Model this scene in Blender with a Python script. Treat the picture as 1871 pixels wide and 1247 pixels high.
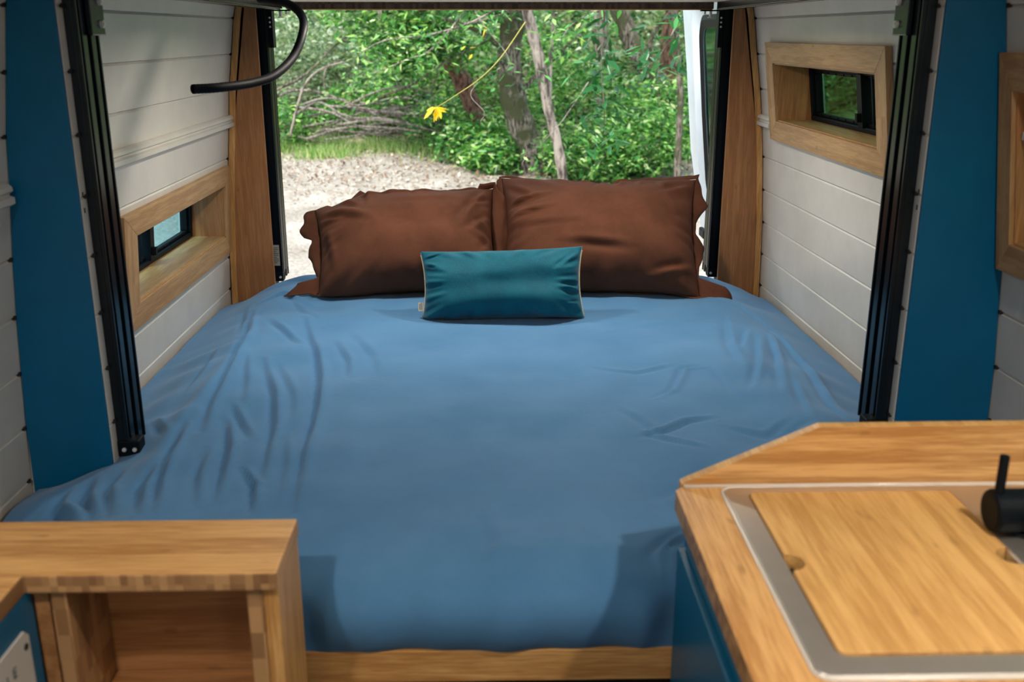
import bpy, bmesh, math, random
import numpy as np
from mathutils import Vector, Matrix

for o in list(bpy.data.objects): bpy.data.objects.remove(o)
S = bpy.context.scene
COL = S.collection
R_ = math.radians

# ------------------------------------------------------------------ camera
FPX, CX, CY = 1819.0, 935.5, 623.5
CAM = Vector((0, 0, 1.55))
YAW, PITCH = R_(1.2785), R_(17.2122)
cF = Vector((math.sin(YAW)*math.cos(PITCH), math.cos(YAW)*math.cos(PITCH), -math.sin(PITCH)))
cR = Vector((math.cos(YAW), -math.sin(YAW), 0)); cU = cR.cross(cF)
cam = bpy.data.cameras.new('camera'); camo = bpy.data.objects.new('camera', cam); COL.objects.link(camo)
camo.matrix_world = Matrix(((cR.x, cU.x, -cF.x, CAM.x), (cR.y, cU.y, -cF.y, CAM.y), (cR.z, cU.z, -cF.z, CAM.z), (0, 0, 0, 1)))
cam.sensor_width = 36; cam.lens = FPX/1871*36; cam.clip_start = .02; cam.clip_end = 200
cam.dof.use_dof = True; cam.dof.focus_distance = 3.15; cam.dof.aperture_fstop = 4.2
S.camera = camo

def at(u, v, Y):                 # real place of something seen at (u, v) standing at distance Y
    d = cF + (u-CX)/FPX*cR + (CY-v)/FPX*cU
    return CAM + d*((Y-CAM.y)/d.y)

# ------------------------------------------------------------------ world, sun, exposure
W = bpy.data.worlds.new('sky'); S.world = W; W.use_nodes = True
bg = W.node_tree.nodes['Background']; bg.inputs[0].default_value = (.80, .93, 1.0, 1); bg.inputs[1].default_value = 2.2
sun = bpy.data.lights.new('sun', 'SUN'); sun.energy = 6.2; sun.angle = R_(14); sun.color = (1, .96, .86)
suno = bpy.data.objects.new('sun', sun); COL.objects.link(suno)
suno.rotation_euler = Vector((.38, .55, -.95)).to_track_quat('-Z', 'Y').to_euler(); suno.location = (0, -4, 12)
S.view_settings.view_transform = 'Standard'; S.view_settings.look = 'None'
S.view_settings.gamma = 1; S.view_settings.use_curve_mapping = False
S.view_settings.exposure = 0.0
LAMP_W = 8.0

# ------------------------------------------------------------------ node helpers
def newmat(name):
    m = bpy.data.materials.new(name); m.use_nodes = True
    return m, m.node_tree, m.node_tree.nodes, m.node_tree.links, m.node_tree.nodes['Principled BSDF']
def N(nt, t, **k):
    n = nt.nodes.new(t)
    for a, b in k.items():
        if a.startswith('i_'):
            key = a[2:]; n.inputs[int(key) if key.isdigit() else key].default_value = b
        else: setattr(n, a, b)
    return n
def ramp(nt, fac, stops):
    r = N(nt, 'ShaderNodeValToRGB'); e = r.color_ramp.elements
    while len(e) > 1: e.remove(e[-1])
    e[0].position = stops[0][0]; e[0].color = (*stops[0][1], 1)
    for p, c in stops[1:]:
        q = e.new(p); q.color = (*c, 1)
    nt.links.new(fac, r.inputs[0]); return r.outputs[0]
def coords(nt, scale=(1, 1, 1)):
    tc = N(nt, 'ShaderNodeTexCoord'); mp = N(nt, 'ShaderNodeMapping'); mp.inputs['Scale'].default_value = scale
    nt.links.new(tc.outputs['Object'], mp.inputs[0]); return mp.outputs[0]
def noise(nt, vec, scale, detail=4, rough=.6):
    n = N(nt, 'ShaderNodeTexNoise'); n.inputs['Scale'].default_value = scale; n.inputs['Detail'].default_value = detail
    n.inputs['Roughness'].default_value = rough; nt.links.new(vec, n.inputs['Vector']); return n.outputs['Fac']
def math_(nt, op, a, b=None):
    n = N(nt, 'ShaderNodeMath', operation=op)
    for i, x in enumerate((a, b)):
        if x is None: continue
        if isinstance(x, (int, float)): n.inputs[i].default_value = x
        else: nt.links.new(x, n.inputs[i])
    return n.outputs[0]
def mixc(nt, fac, a, b, blend='MIX'):
    n = N(nt, 'ShaderNodeMix', data_type='RGBA', blend_type=blend)
    for i, x in ((0, fac), (6, a), (7, b)):
        if isinstance(x, (int, float)): n.inputs[i].default_value = x
        elif isinstance(x, tuple): n.inputs[i].default_value = (*x, 1)
        else: nt.links.new(x, n.inputs[i])
    return n.outputs[2]
def bump(nt, bs, h, dist=.001, strength=.5):
    b = N(nt, 'ShaderNodeBump'); b.inputs['Distance'].default_value = dist; b.inputs['Strength'].default_value = strength
    nt.links.new(h, b.inputs['Height']); nt.links.new(b.outputs[0], bs.inputs['Normal'])

def plain(name, col, rough=.5, metal=0, bumpy=0, spec=.5):
    m, nt, n, l, b = newmat(name)
    c = coords(nt)
    nz = noise(nt, c, 9, 3)
    k = ramp(nt, nz, [(.3, tuple(x*.94 for x in col)), (.7, tuple(min(1, x*1.05) for x in col))])
    l.new(k, b.inputs['Base Color'])
    b.inputs['Roughness'].default_value = rough; b.inputs['Metallic'].default_value = metal
    b.inputs['Specular IOR Level'].default_value = spec
    if bumpy: bump(nt, b, noise(nt, c, bumpy, 3), .0006, .3)
    return m

def bamboo(name, axis, light=(.74, .425, .16), dark=(.47, .225, .065), strip=45, rough=.42):
    m, nt, n, l, b = newmat(name)
    sc = [1.0, 1.0, 1.0]; sc[axis] = .045
    fine = noise(nt, coords(nt, sc), 260, 5, .65)
    sc2 = [1.0, 1.0, 1.0]; sc2[axis] = .09
    mid = noise(nt, coords(nt, sc2), 60, 3, .6)
    # laminated strips: each strip has its own tone
    tc = N(nt, 'ShaderNodeTexCoord'); sp = N(nt, 'ShaderNodeSeparateXYZ'); l.new(tc.outputs['Object'], sp.inputs[0])
    cells = []
    for a in range(3):
        f = strip if a != axis else 0.0
        cells.append(math_(nt, 'FLOOR', math_(nt, 'MULTIPLY', sp.outputs[a], f)))
    cb = N(nt, 'ShaderNodeCombineXYZ')
    for a in range(3): l.new(cells[a], cb.inputs[a])
    wn = N(nt, 'ShaderNodeTexWhiteNoise', noise_dimensions='3D'); l.new(cb.outputs[0], wn.inputs['Vector'])
    # knuckles of the cane: short dark dashes
    sc3 = [1.0, 1.0, 1.0]; sc3[axis] = .35
    kn = noise(nt, coords(nt, sc3), 38, 2, .5)
    kn2 = ramp(nt, kn, [(.69, (0, 0, 0)), (.76, (1, 1, 1))])
    f = math_(nt, 'ADD', math_(nt, 'MULTIPLY', fine, .55), math_(nt, 'MULTIPLY', mid, .45))
    f = math_(nt, 'ADD', f, math_(nt, 'MULTIPLY', math_(nt, 'SUBTRACT', wn.outputs['Value'], .5), .16))
    c = ramp(nt, f, [(.40, dark), (.5, tuple((a+b_)/2 for a, b_ in zip(light, dark))), (.60, light)])
    c = mixc(nt, math_(nt, 'MULTIPLY', kn2, .45), c, tuple(x*.55 for x in dark))
    l.new(c, b.inputs['Base Color']); b.inputs['Roughness'].default_value = rough
    bump(nt, b, fine, .0004, .25)
    return m

def bamboo_edge(name, axis, light=(.50, .285, .125), dark=(.24, .12, .05)):
    m, nt, n, l, b = newmat(name)
    tc = N(nt, 'ShaderNodeTexCoord'); sp = N(nt, 'ShaderNodeSeparateXYZ'); l.new(tc.outputs['Object'], sp.inputs[0])
    cb = N(nt, 'ShaderNodeCombineXYZ')
    for a in range(3):
        f = (95 if axis < 2 else 24) if a == axis else (60 if a == 2 or axis == 2 else 3)
        l.new(math_(nt, 'FLOOR', math_(nt, 'MULTIPLY', sp.outputs[a], f)), cb.inputs[a])
    wn = N(nt, 'ShaderNodeTexWhiteNoise', noise_dimensions='3D'); l.new(cb.outputs[0], wn.inputs['Vector'])
    g = noise(nt, coords(nt), 300, 3)
    f = math_(nt, 'ADD', math_(nt, 'MULTIPLY', wn.outputs['Value'], .75), math_(nt, 'MULTIPLY', g, .25))
    l.new(ramp(nt, f, [(.15, dark), (.5, tuple((a+b_)/2 for a, b_ in zip(light, dark))), (.8, light)]), b.inputs['Base Color'])
    b.inputs['Roughness'].default_value = .5
    return m

def cloth(name, c1, c2, weave=900, rough=.85, sheen=.2, mott=6, bd=.0006):
    m, nt, n, l, b = newmat(name)
    v = coords(nt)
    big = noise(nt, v, mott, 4, .6)
    fi = noise(nt, v, weave, 2, .7)
    f = math_(nt, 'ADD', math_(nt, 'MULTIPLY', big, .5), math_(nt, 'MULTIPLY', fi, .5))
    l.new(ramp(nt, f, [(.36, c1), (.64, c2)]), b.inputs['Base Color'])
    b.inputs['Roughness'].default_value = rough
    b.inputs['Sheen Weight'].default_value = sheen; b.inputs['Sheen Roughness'].default_value = .4
    b.inputs['Specular IOR Level'].default_value = .2
    h = math_(nt, 'ADD', math_(nt, 'MULTIPLY', fi, .3), math_(nt, 'MULTIPLY', noise(nt, v, 45, 4), 2.2))
    bump(nt, b, h, bd, .45)
    return m

def glass(name, tint, gloss=.25):
    m = bpy.data.materials.new(name); m.use_nodes = True; nt = m.node_tree; nt.nodes.clear()
    out = N(nt, 'ShaderNodeOutputMaterial'); tr = N(nt, 'ShaderNodeBsdfTransparent'); tr.inputs[0].default_value = (*tint, 1)
    gl = N(nt, 'ShaderNodeBsdfGlossy'); gl.inputs['Roughness'].default_value = .03
    fr = N(nt, 'ShaderNodeFresnel'); fr.inputs[0].default_value = 1.5
    mx = N(nt, 'ShaderNodeMixShader'); ge = N(nt, 'ShaderNodeNewGeometry')
    nt.links.new(math_(nt, 'MULTIPLY', fr.outputs[0], math_(nt, 'SUBTRACT', 1.0, ge.outputs['Backfacing'])), mx.inputs[0])
    nt.links.new(tr.outputs[0], mx.inputs[1]); nt.links.new(gl.outputs[0], mx.inputs[2]); nt.links.new(mx.outputs[0], out.inputs[0])
    return m

def leafmat(name, stops, trans=.40, rough=.32):
    m = bpy.data.materials.new(name); m.use_nodes = True; nt = m.node_tree; l = nt.links
    b = nt.nodes['Principled BSDF']; out = nt.nodes['Material Output']
    g = N(nt, 'ShaderNodeNewGeometry')
    c = ramp(nt, g.outputs['Random Per Island'], stops)
    l.new(c, b.inputs['Base Color']); b.inputs['Roughness'].default_value = rough; b.inputs['Specular IOR Level'].default_value = .4
    t = N(nt, 'ShaderNodeBsdfTranslucent'); l.new(mixc(nt, 1.0, c, (1.25, 1.25, .7), 'MULTIPLY'), t.inputs[0])
    mx = N(nt, 'ShaderNodeMixShader'); mx.inputs[0].default_value = trans
    l.new(b.outputs[0], mx.inputs[1]); l.new(t.outputs[0], mx.inputs[2]); l.new(mx.outputs[0], out.inputs[0])
    return m

def barkmat(name, c1, c2, moss=None, scale=30):
    m, nt, n, l, b = newmat(name)
    v = coords(nt, (1, 1, .25)); f = noise(nt, v, scale, 6, .7)
    c = ramp(nt, f, [(.42, c1), (.57, c2)])
    if moss:
        mf = ramp(nt, noise(nt, coords(nt), 3, 3), [(.48, (0, 0, 0)), (.6, (1, 1, 1))]); c = mixc(nt, mf, c, moss)
    l.new(c, b.inputs['Base Color']); b.inputs['Roughness'].default_value = .9; bump(nt, b, f, .03, .8)
    return m

M = {}
M['white'] = plain('white_satin_paint', (.60, .575, .53), .33, 0, 60)
M['white_plain'] = plain('white_panel', (.62, .6, .56), .5)
M['cream'] = plain('cream_board', (.66, .60, .48), .5)
M['gap'] = plain('dark_gap', (.012, .012, .014), .9)
M['blue'] = plain('blue_cabinet_paint', (.001, .115, .235), .34, 0, 50, .3)
M['blue_pillar'] = plain('blue_pillar_paint', (.001, .105, .230), .34, 0, 50, .3)
M['black'] = plain('black_anodised_aluminium', (.003, .007, .011), .24, 0, 0, .38)
M['dull'] = plain('dull_black_aluminium', (.003, .006, .010), .32, 0, 0, .10)
M['matte'] = plain('matte_black', (.003, .006, .009), .5, 0, 0, .12)
M['rubber'] = plain('black_rubber', (.004, .005, .007), .55, 0, 0, .12)
M['rail_glint'] = plain('gold_highlight', (.30, .26, .15), .35, .9)
M['bolt'] = plain('zinc_bolt', (.75, .75, .73), .35, .4)
M['steel'] = plain('brushed_steel', (.74, .71, .66), .46, 1, 200)
M['silicone'] = plain('clear_silicone_bead', (.72, .68, .62), .2)
M['bamX'] = bamboo('bamboo_along_x', 0); M['bamY'] = bamboo('bamboo_along_y', 1); M['bamZ'] = bamboo('bamboo_along_z', 2)
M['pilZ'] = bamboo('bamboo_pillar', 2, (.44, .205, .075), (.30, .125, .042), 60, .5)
M['board'] = bamboo('bamboo_cutting_board', 1, (.74, .44, .155), (.54, .285, .085), 48, .45)
M['frm'] = bamboo('bamboo_window_trim', 1, (.48, .29, .125), (.33, .175, .068), 50, .5)
M['frmZ'] = bamboo('bamboo_window_trim_upright', 2, (.48, .29, .125), (.33, .175, .068), 50, .5)
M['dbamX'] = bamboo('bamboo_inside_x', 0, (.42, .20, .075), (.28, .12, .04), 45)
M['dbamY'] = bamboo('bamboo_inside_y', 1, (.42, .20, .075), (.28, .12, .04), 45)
M['edgeX'] = bamboo_edge('bamboo_edge_x', 0); M['edgeY'] = bamboo_edge('bamboo_edge_y', 1); M['edgeZ'] = bamboo_edge('bamboo_edge_z', 2)
M['ply'] = bamboo_edge('dark_ply_edge', 0, (.20, .12, .08), (.07, .04, .03))
M['sheet'] = cloth('blue_cotton', (.062, .190, .375), (.098, .252, .465), 1100, .9, .15, 4)
M['brown'] = cloth('rust_brown_linen', (.072, .027, .015), (.135, .052, .029), 800, .92, .0, 8)
M['teal'] = cloth('teal_velvet', (.0, .062, .108), (.001, .118, .170), 300, .7, .15, 11)
M['piping'] = plain('gold_piping', (.75, .6, .3), .5)
M['tag'] = plain('cream_label', (.6, .55, .45), .7)
M['sticker'] = plain('grey_sticker', (.40, .38, .33), .5)
M['ink'] = plain('grey_ink', (.06, .09, .09), .6)
M['van'] = plain('white_van_paint', (.72, .78, .86), .18)
M['vanglass'] = plain('dark_door_glass', (.004, .03, .02), .05)
M['glassL'] = glass('tinted_glass_left', (.55, .78, .84)); M['glassR'] = glass('tinted_glass_right', (.30, .46, .34))
M['matt'] = plain('mattress_ticking', (.5, .5, .48), .9)
M['floor'] = bamboo('floor_boards', 1, (.10, .07, .045), (.06, .04, .025), 9)
M['blind'] = plain('white_blind_fabric', (.62, .62, .60), .7)
M['lampface'], nt_, n_, l_, b_ = newmat('lamp_face')
b_.inputs['Emission Color'].default_value = (1, .86, .66, 1); b_.inputs['Emission Strength'].default_value = 6

# ------------------------------------------------------------------ mesh helpers
ORG = {}
class MB:
    def __init__(s): s.v = []; s.f = []; s.m = []
    def add(s, vs, fs, mi=0):
        o = len(s.v); s.v += [tuple(v) for v in vs]; s.f += [tuple(i+o for i in f) for f in fs]; s.m += [mi]*len(fs)
    def hexa(s, p, mi=0):   # p: 8 points, bottom loop 0-3, top loop 4-7
        s.add(p, [(3, 2, 1, 0), (4, 5, 6, 7), (0, 1, 5, 4), (1, 2, 6, 5), (2, 3, 7, 6), (3, 0, 4, 7)], mi)
    def box(s, x0, x1, y0, y1, z0, z1, mi=0):
        s.hexa([(x0, y0, z0), (x1, y0, z0), (x1, y1, z0), (x0, y1, z0), (x0, y0, z1), (x1, y0, z1), (x1, y1, z1), (x0, y1, z1)], mi)
    def prism(s, poly, vec, mi=0):   # planar polygon extruded by vec
        n = len(poly); vec = Vector(vec); a = [Vector(p) for p in poly]; b = [p+vec for p in a]
        s.add(a+b, [tuple(range(n-1, -1, -1)), tuple(range(n, 2*n))] + [(i, (i+1) % n, (i+1) % n+n, i+n) for i in range(n)], mi)
    def tube(s, pts, rad, seg=12, mi=0, caps=True, squash=None):
        pts = [Vector(p) for p in pts]; n = len(pts)
        rs = rad if isinstance(rad, (list, tuple)) else [rad]*n
        vs = []; up = None
        for i, p in enumerate(pts):
            t = (pts[min(i+1, n-1)]-pts[max(i-1, 0)]).normalized()
            if up is None: up = Vector((0, 0, 1)) if abs(t.z) < .9 else Vector((1, 0, 0))
            a = t.cross(up).normalized(); b = a.cross(t).normalized(); up = b
            for k in range(seg):
                th = 2*math.pi*k/seg
                vs.append(p + a*math.cos(th)*rs[i] + b*math.sin(th)*rs[i])
        fs = [(i*seg+k, i*seg+(k+1) % seg, (i+1)*seg+(k+1) % seg, (i+1)*seg+k) for i in range(n-1) for k in range(seg)]
        if caps: fs += [tuple(range(seg-1, -1, -1)), tuple(range((n-1)*seg, n*seg))]
        s.add(vs, fs, mi)
    def cyl(s, c, ax, r, h, seg=20, mi=0):
        c = Vector(c); a = Vector(ax).normalized(); s.tube([c, c+a*h], r, seg, mi)
    def build(s, name, mat, parent=None, bevel=0, smooth=False, subd=0, solid=0):
        me = bpy.data.meshes.new(name)
        if parent is not None: o0 = ORG[parent.name]
        else:
            xs = [v[0] for v in s.v]; ys = [v[1] for v in s.v]; zs = [v[2] for v in s.v]
            o0 = Vector(((min(xs)+max(xs))/2, (min(ys)+max(ys))/2, min(zs)))
        me.from_pydata([tuple(Vector(v)-o0) for v in s.v], [], s.f)
        for q in (mat if isinstance(mat, (list, tuple)) else [mat]): me.materials.append(q)
        me.polygons.foreach_set('material_index', s.m)
        bm = bmesh.new(); bm.from_mesh(me); bmesh.ops.recalc_face_normals(bm, faces=bm.faces); bm.to_mesh(me); bm.free()
        if smooth:
            me.polygons.foreach_set('use_smooth', [True]*len(me.polygons))
        o = bpy.data.objects.new(name, me); COL.objects.link(o)
        if parent is not None: o.parent = parent
        else: o.location = o0
        ORG[o.name] = o0
        if bevel:
            b = o.modifiers.new('bevel', 'BEVEL'); b.width = bevel; b.segments = 2; b.limit_method = 'ANGLE'; b.angle_limit = R_(40)
        if solid:
            b = o.modifiers.new('solid', 'SOLIDIFY'); b.thickness = solid; b.offset = 0
        if subd:
            b = o.modifiers.new('sub', 'SUBSURF'); b.levels = subd; b.render_levels = subd
        return o

def tag(o, label=None, cat=None, group=None, kind=None):
    if label: o['label'] = label
    if cat: o['category'] = cat
    if group: o['group'] = group
    if kind: o['kind'] = kind
    return o
def thing(name, loc, label, cat, group=None, kind=None):
    o = bpy.data.objects.new(name, None); COL.objects.link(o); o.location = loc; o.empty_display_size = .1
    ORG[o.name] = Vector(loc); return tag(o, label, cat, group, kind)
def box(name, mat, parent, *b, bevel=0, **k):
    m = MB(); m.box(*b); return m.build(name, mat, parent, bevel=bevel, **k)

def fastmesh(name, verts, faces, mat, parent=None, smooth=False, tri=False):
    """verts (n,3) numpy, faces (m,k) numpy"""
    o0 = ORG[parent.name] if parent is not None else Vector((float(verts[:, 0].mean()), float(verts[:, 1].mean()), float(verts[:, 2].min())))
    me = bpy.data.meshes.new(name); k = faces.shape[1]
    me.vertices.add(len(verts)); me.vertices.foreach_set('co', (verts-np.array(o0)).astype(np.float32).ravel())
    me.loops.add(faces.size); me.loops.foreach_set('vertex_index', faces.astype(np.int32).ravel())
    me.polygons.add(len(faces)); me.polygons.foreach_set('loop_start', np.arange(0, faces.size, k, dtype=np.int32))
    me.polygons.foreach_set('loop_total', np.full(len(faces), k, dtype=np.int32))
    if smooth: me.polygons.foreach_set('use_smooth', np.ones(len(faces), dtype=bool))
    me.update(calc_edges=True); me.validate(); me.materials.append(mat)
    o = bpy.data.objects.new(name, me); COL.objects.link(o)
    if parent is not None: o.parent = parent
    else: o.location = o0
    ORG[o.name] = o0
    return o

# ------------------------------------------------------------------ van shell
ZL = [.0, .60, .77, .89, 1.0, 1.12, 1.24, 1.36, 1.48, 1.6, 1.95]
XL = [-.975, -.972, -.962, -.955, -.948, -.938, -.925, -.915, -.897, -.880, -.79]
XR = [1.045, 1.037, 1.032, 1.028, 1.02, 1.012, 1.0, .985, .965, .948, .86]
def xw(side, z, Y):
    return float(np.interp(z, ZL, XL))+.008*(Y-2.8) if side < 0 else float(np.interp(z, ZL, XR))-.028*(Y-2.8)
JOINTS = [.647+.1190*k for k in range(-6, 12)]
CEIL = 1.93
THK = .15

def plank_wall(name, side, y0, y1, openings):
    mb = MB()
    def piece(za, zb, ya, yb, ca, cb):
        c = .0042
        prof = []                        # (offset outwards, z)
        if ca: prof += [(c, za+.0003), (0, za+.0022)]
        else: prof += [(0, za)]
        if cb: prof += [(0, zb-.0055), (c, zb-.0003)]
        else: prof += [(0, zb)]
        zt, zl = prof[-1][1], prof[0][1]
        prof += [(THK, zt), (THK, zl)]
        A = [(xw(side, z, ya)+side*o, ya, z) for o, z in prof]; B = [(xw(side, z, yb)+side*o, yb, z) for o, z in prof]
        n = len(prof)
        mb.add(A+B, [tuple(range(n)), tuple(range(2*n-1, n-1, -1))]+[(i, (i+1) % n, (i+1) % n+n, i+n) for i in range(n)])
    js = [z for z in JOINTS if z < CEIL] + [CEIL]
    for za, zb in zip(js[:-1], js[1:]):
        cuts = sorted({y0, y1} | {y for o in openings for y in o[:2]})
        for ya, yb in zip(cuts[:-1], cuts[1:]):
            spans = [(za, zb)]
            for oy0, oy1, oz0, oz1 in openings:
                if ya >= oy0-1e-6 and yb <= oy1+1e-6:
                    ns = []
                    for a, b in spans:
                        if oz0 > a: ns.append((a, min(b, oz0)))
                        if oz1 < b: ns.append((max(a, oz1), b))
                    spans = [q for q in ns if q[1]-q[0] > .001]
            for a, b in spans: piece(a, b, ya, yb, abs(a-za) < 1e-6, abs(b-zb) < 1e-6)
    o = mb.build(name, M['white'])
    return tag(o, kind='structure')

WL = (2.60, 3.50, .855, 1.044)
WR1 = (2.535, 3.39, 1.263, 1.458)
WR2 = (1.20, 1.895, 1.150, 1.450)
wl = plank_wall('wall_left', -1, -1.5, 3.78, [WL])
wr = plank_wall('wall_right', 1, -1.5, 3.78, [WR1, WR2])

# boxed posts that carry the lift tracks, clad in the same planks
def post(side, x_in, parent):
    mb = MB(); y0, y1 = 1.955, 2.115
    js = [z for z in JOINTS if z < CEIL] + [CEIL]
    for za, zb in zip(js[:-1], js[1:]):
        c = .0035
        for (a, b, o) in ((za, zb, 0),):
            xo = xw(side, zb, 2.0)+side*.01
            pr = [(x_in+side*c, a), (x_in, a+.002), (x_in, b-.0055), (x_in+side*c, b), (xo, b), (xo, a)]
            A = [(x, y0, z) for x, z in pr]; B = [(x, y1, z) for x, z in pr]; n = 6
            mb.add(A+B, [tuple(range(n)), tuple(range(2*n-1, n-1, -1))]+[(i, (i+1) % n, (i+1) % n+n, i+n) for i in range(n)])
    mb.build('post_cladding', M['white'], parent)
    g = MB()
    for z in JOINTS:
        if .6 < z < 1.7: g.box(x_in-.0006*side*-1-.004, x_in+.004, 1.972, 1.982, z-.004, z+.004)
    for z in (1.247, 1.216):
        g.box(x_in-.0008 if side > 0 else x_in-.004, x_in+.004 if side > 0 else x_in+.0008, 1.962, 1.967, z-.005, z+.005)
    g.build('slot', M['gap'], parent)
post(-1, -.797, wl); post(1, .855, wr)
# dark ends of the plank grooves where boards stop against the posts
def notches(side, Y, parent):
    g = MB()
    for z in JOINTS:
        if .6 < z < 1.75:
            x = xw(side, z, Y); g.box(x-.004, x+.004, Y-.008, Y-.001, z-.004, z+.004)
    g.build('groove_end', M['gap'], parent)
notches(-1, 1.944, wl); notches(1, 1.944, wr); notches(-1, 3.596, wl); notches(1, 3.612, wr)

# solid body of the rear door pillars
def rear_post(side, xin, y0, parent):
    mb = MB(); zs = [0, .6, .77, .89, 1, 1.12, 1.24, 1.36, 1.48, 1.6, CEIL]
    poly = [(xin, y0, z) for z in (0, CEIL)] + [(xw(side, z, y0)+side*.01, y0, z) for z in reversed(zs)]
    mb.prism(poly, (0, 3.78-y0, 0)); mb.build('rear_pillar', M['gap'], parent)
rear_post(-1, -.82, 3.618, wl); rear_post(1, .875, 3.634, wr)

def tri_panel(name, side, y0, y1, xin, zlo, zhi, mat, label=None, extra=None):
    mb = MB(); zs = [z for z in (zlo, .77, .89, 1, 1.12, 1.24, 1.36, 1.48, 1.6, 1.75, zhi) if zlo <= z <= zhi]
    poly = [(xin, y0, zlo), (xin, y0, zhi)] + [(xw(side, z, y0)-side*.0015, y0, z) for z in reversed(zs)]
    mb.prism(poly, (0, y1-y0, 0)); o = mb.build(name, mat, bevel=.0015)
    return tag(o, kind='structure')
tri_panel('trim_1', -1, 1.946, 1.954, -.7985, .0, CEIL-.002, M['blue_pillar'])
tri_panel('trim_2', 1, 1.946, 1.954, .8565, .0, CEIL-.002, M['blue_pillar'])
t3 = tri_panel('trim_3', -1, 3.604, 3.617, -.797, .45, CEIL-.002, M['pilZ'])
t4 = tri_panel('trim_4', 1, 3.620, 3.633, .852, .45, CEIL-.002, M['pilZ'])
def edge_batten(side, Y, parent):
    mb = MB(); zs = [.45, .77, .89, 1, 1.12, 1.24, 1.36, 1.48, 1.6, 1.75, CEIL-.004]
    a = [(xw(side, z, Y)-side*.003, Y, z) for z in zs]; b = [(xw(side, z, Y)-side*.024, Y, z) for z in reversed(zs)]
    mb.prism(a+b, (0, .008, 0)); mb.build('edge_batten', M['bamZ'], parent, bevel=.001)
edge_batten(-1, 3.5955, t3); edge_batten(1, 3.6115, t4)

# rounded moulding along the planks
def moulding(name, side, ya, yb):
    mb = MB(); zc = 1.253
    pr = [(0, .022), (.010, .021), (.017, .016), (.019, .008), (.012, .003), (.012, -.001), (.021, -.004), (.022, -.016), (.014, -.021), (0, -.022)]
    A = [(xw(side, zc+z, ya)-side*o, ya, zc+z) for o, z in pr]; B = [(xw(side, zc+z, yb)-side*o, yb, zc+z) for o, z in pr]; n = len(pr)
    mb.add(A+B, [tuple(range(n)), tuple(range(2*n-1, n-1, -1))]+[(i, (i+1) % n, (i+1) % n+n, i+n) for i in range(n)])
    return tag(mb.build(name, M['white']), kind='structure')
moulding('trim_5', -1, 2.12, 3.594); moulding('trim_6', -1, .8, 1.925); moulding('trim_7', 1, 3.47, 3.608)

# floor, ceiling, rear header, front bulkhead; unseen floor and bulkhead darkened to cut fill
tag(box('floor', M['floor'], None, -.97, 1.04, -1.5, 3.78, -.06, 0), kind='structure')
tag(box('ceiling', M['white_plain'], None, -.95, 1.02, -1.5, 3.95, CEIL, CEIL+.08), kind='structure')
m = MB(); m.box(-.82, .875, 3.69, 3.80, 1.74, CEIL-.001); tag(m.build('wall_rear', M['gap']), kind='structure')
m = MB(); m.box(-.96, 1.03, -1.62, -1.51, 0, 1.2); m.box(-.96, -.45, -1.62, -1.51, 1.2, CEIL); m.box(.5, 1.03, -1.62, -1.51, 1.2, CEIL); m.box(-.45, .5, -1.62, -1.51, 1.6, CEIL)
tag(m.build('wall_front', M['gap']), kind='structure')  # added unseen wall, its opening kept small to limit light from behind

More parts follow.
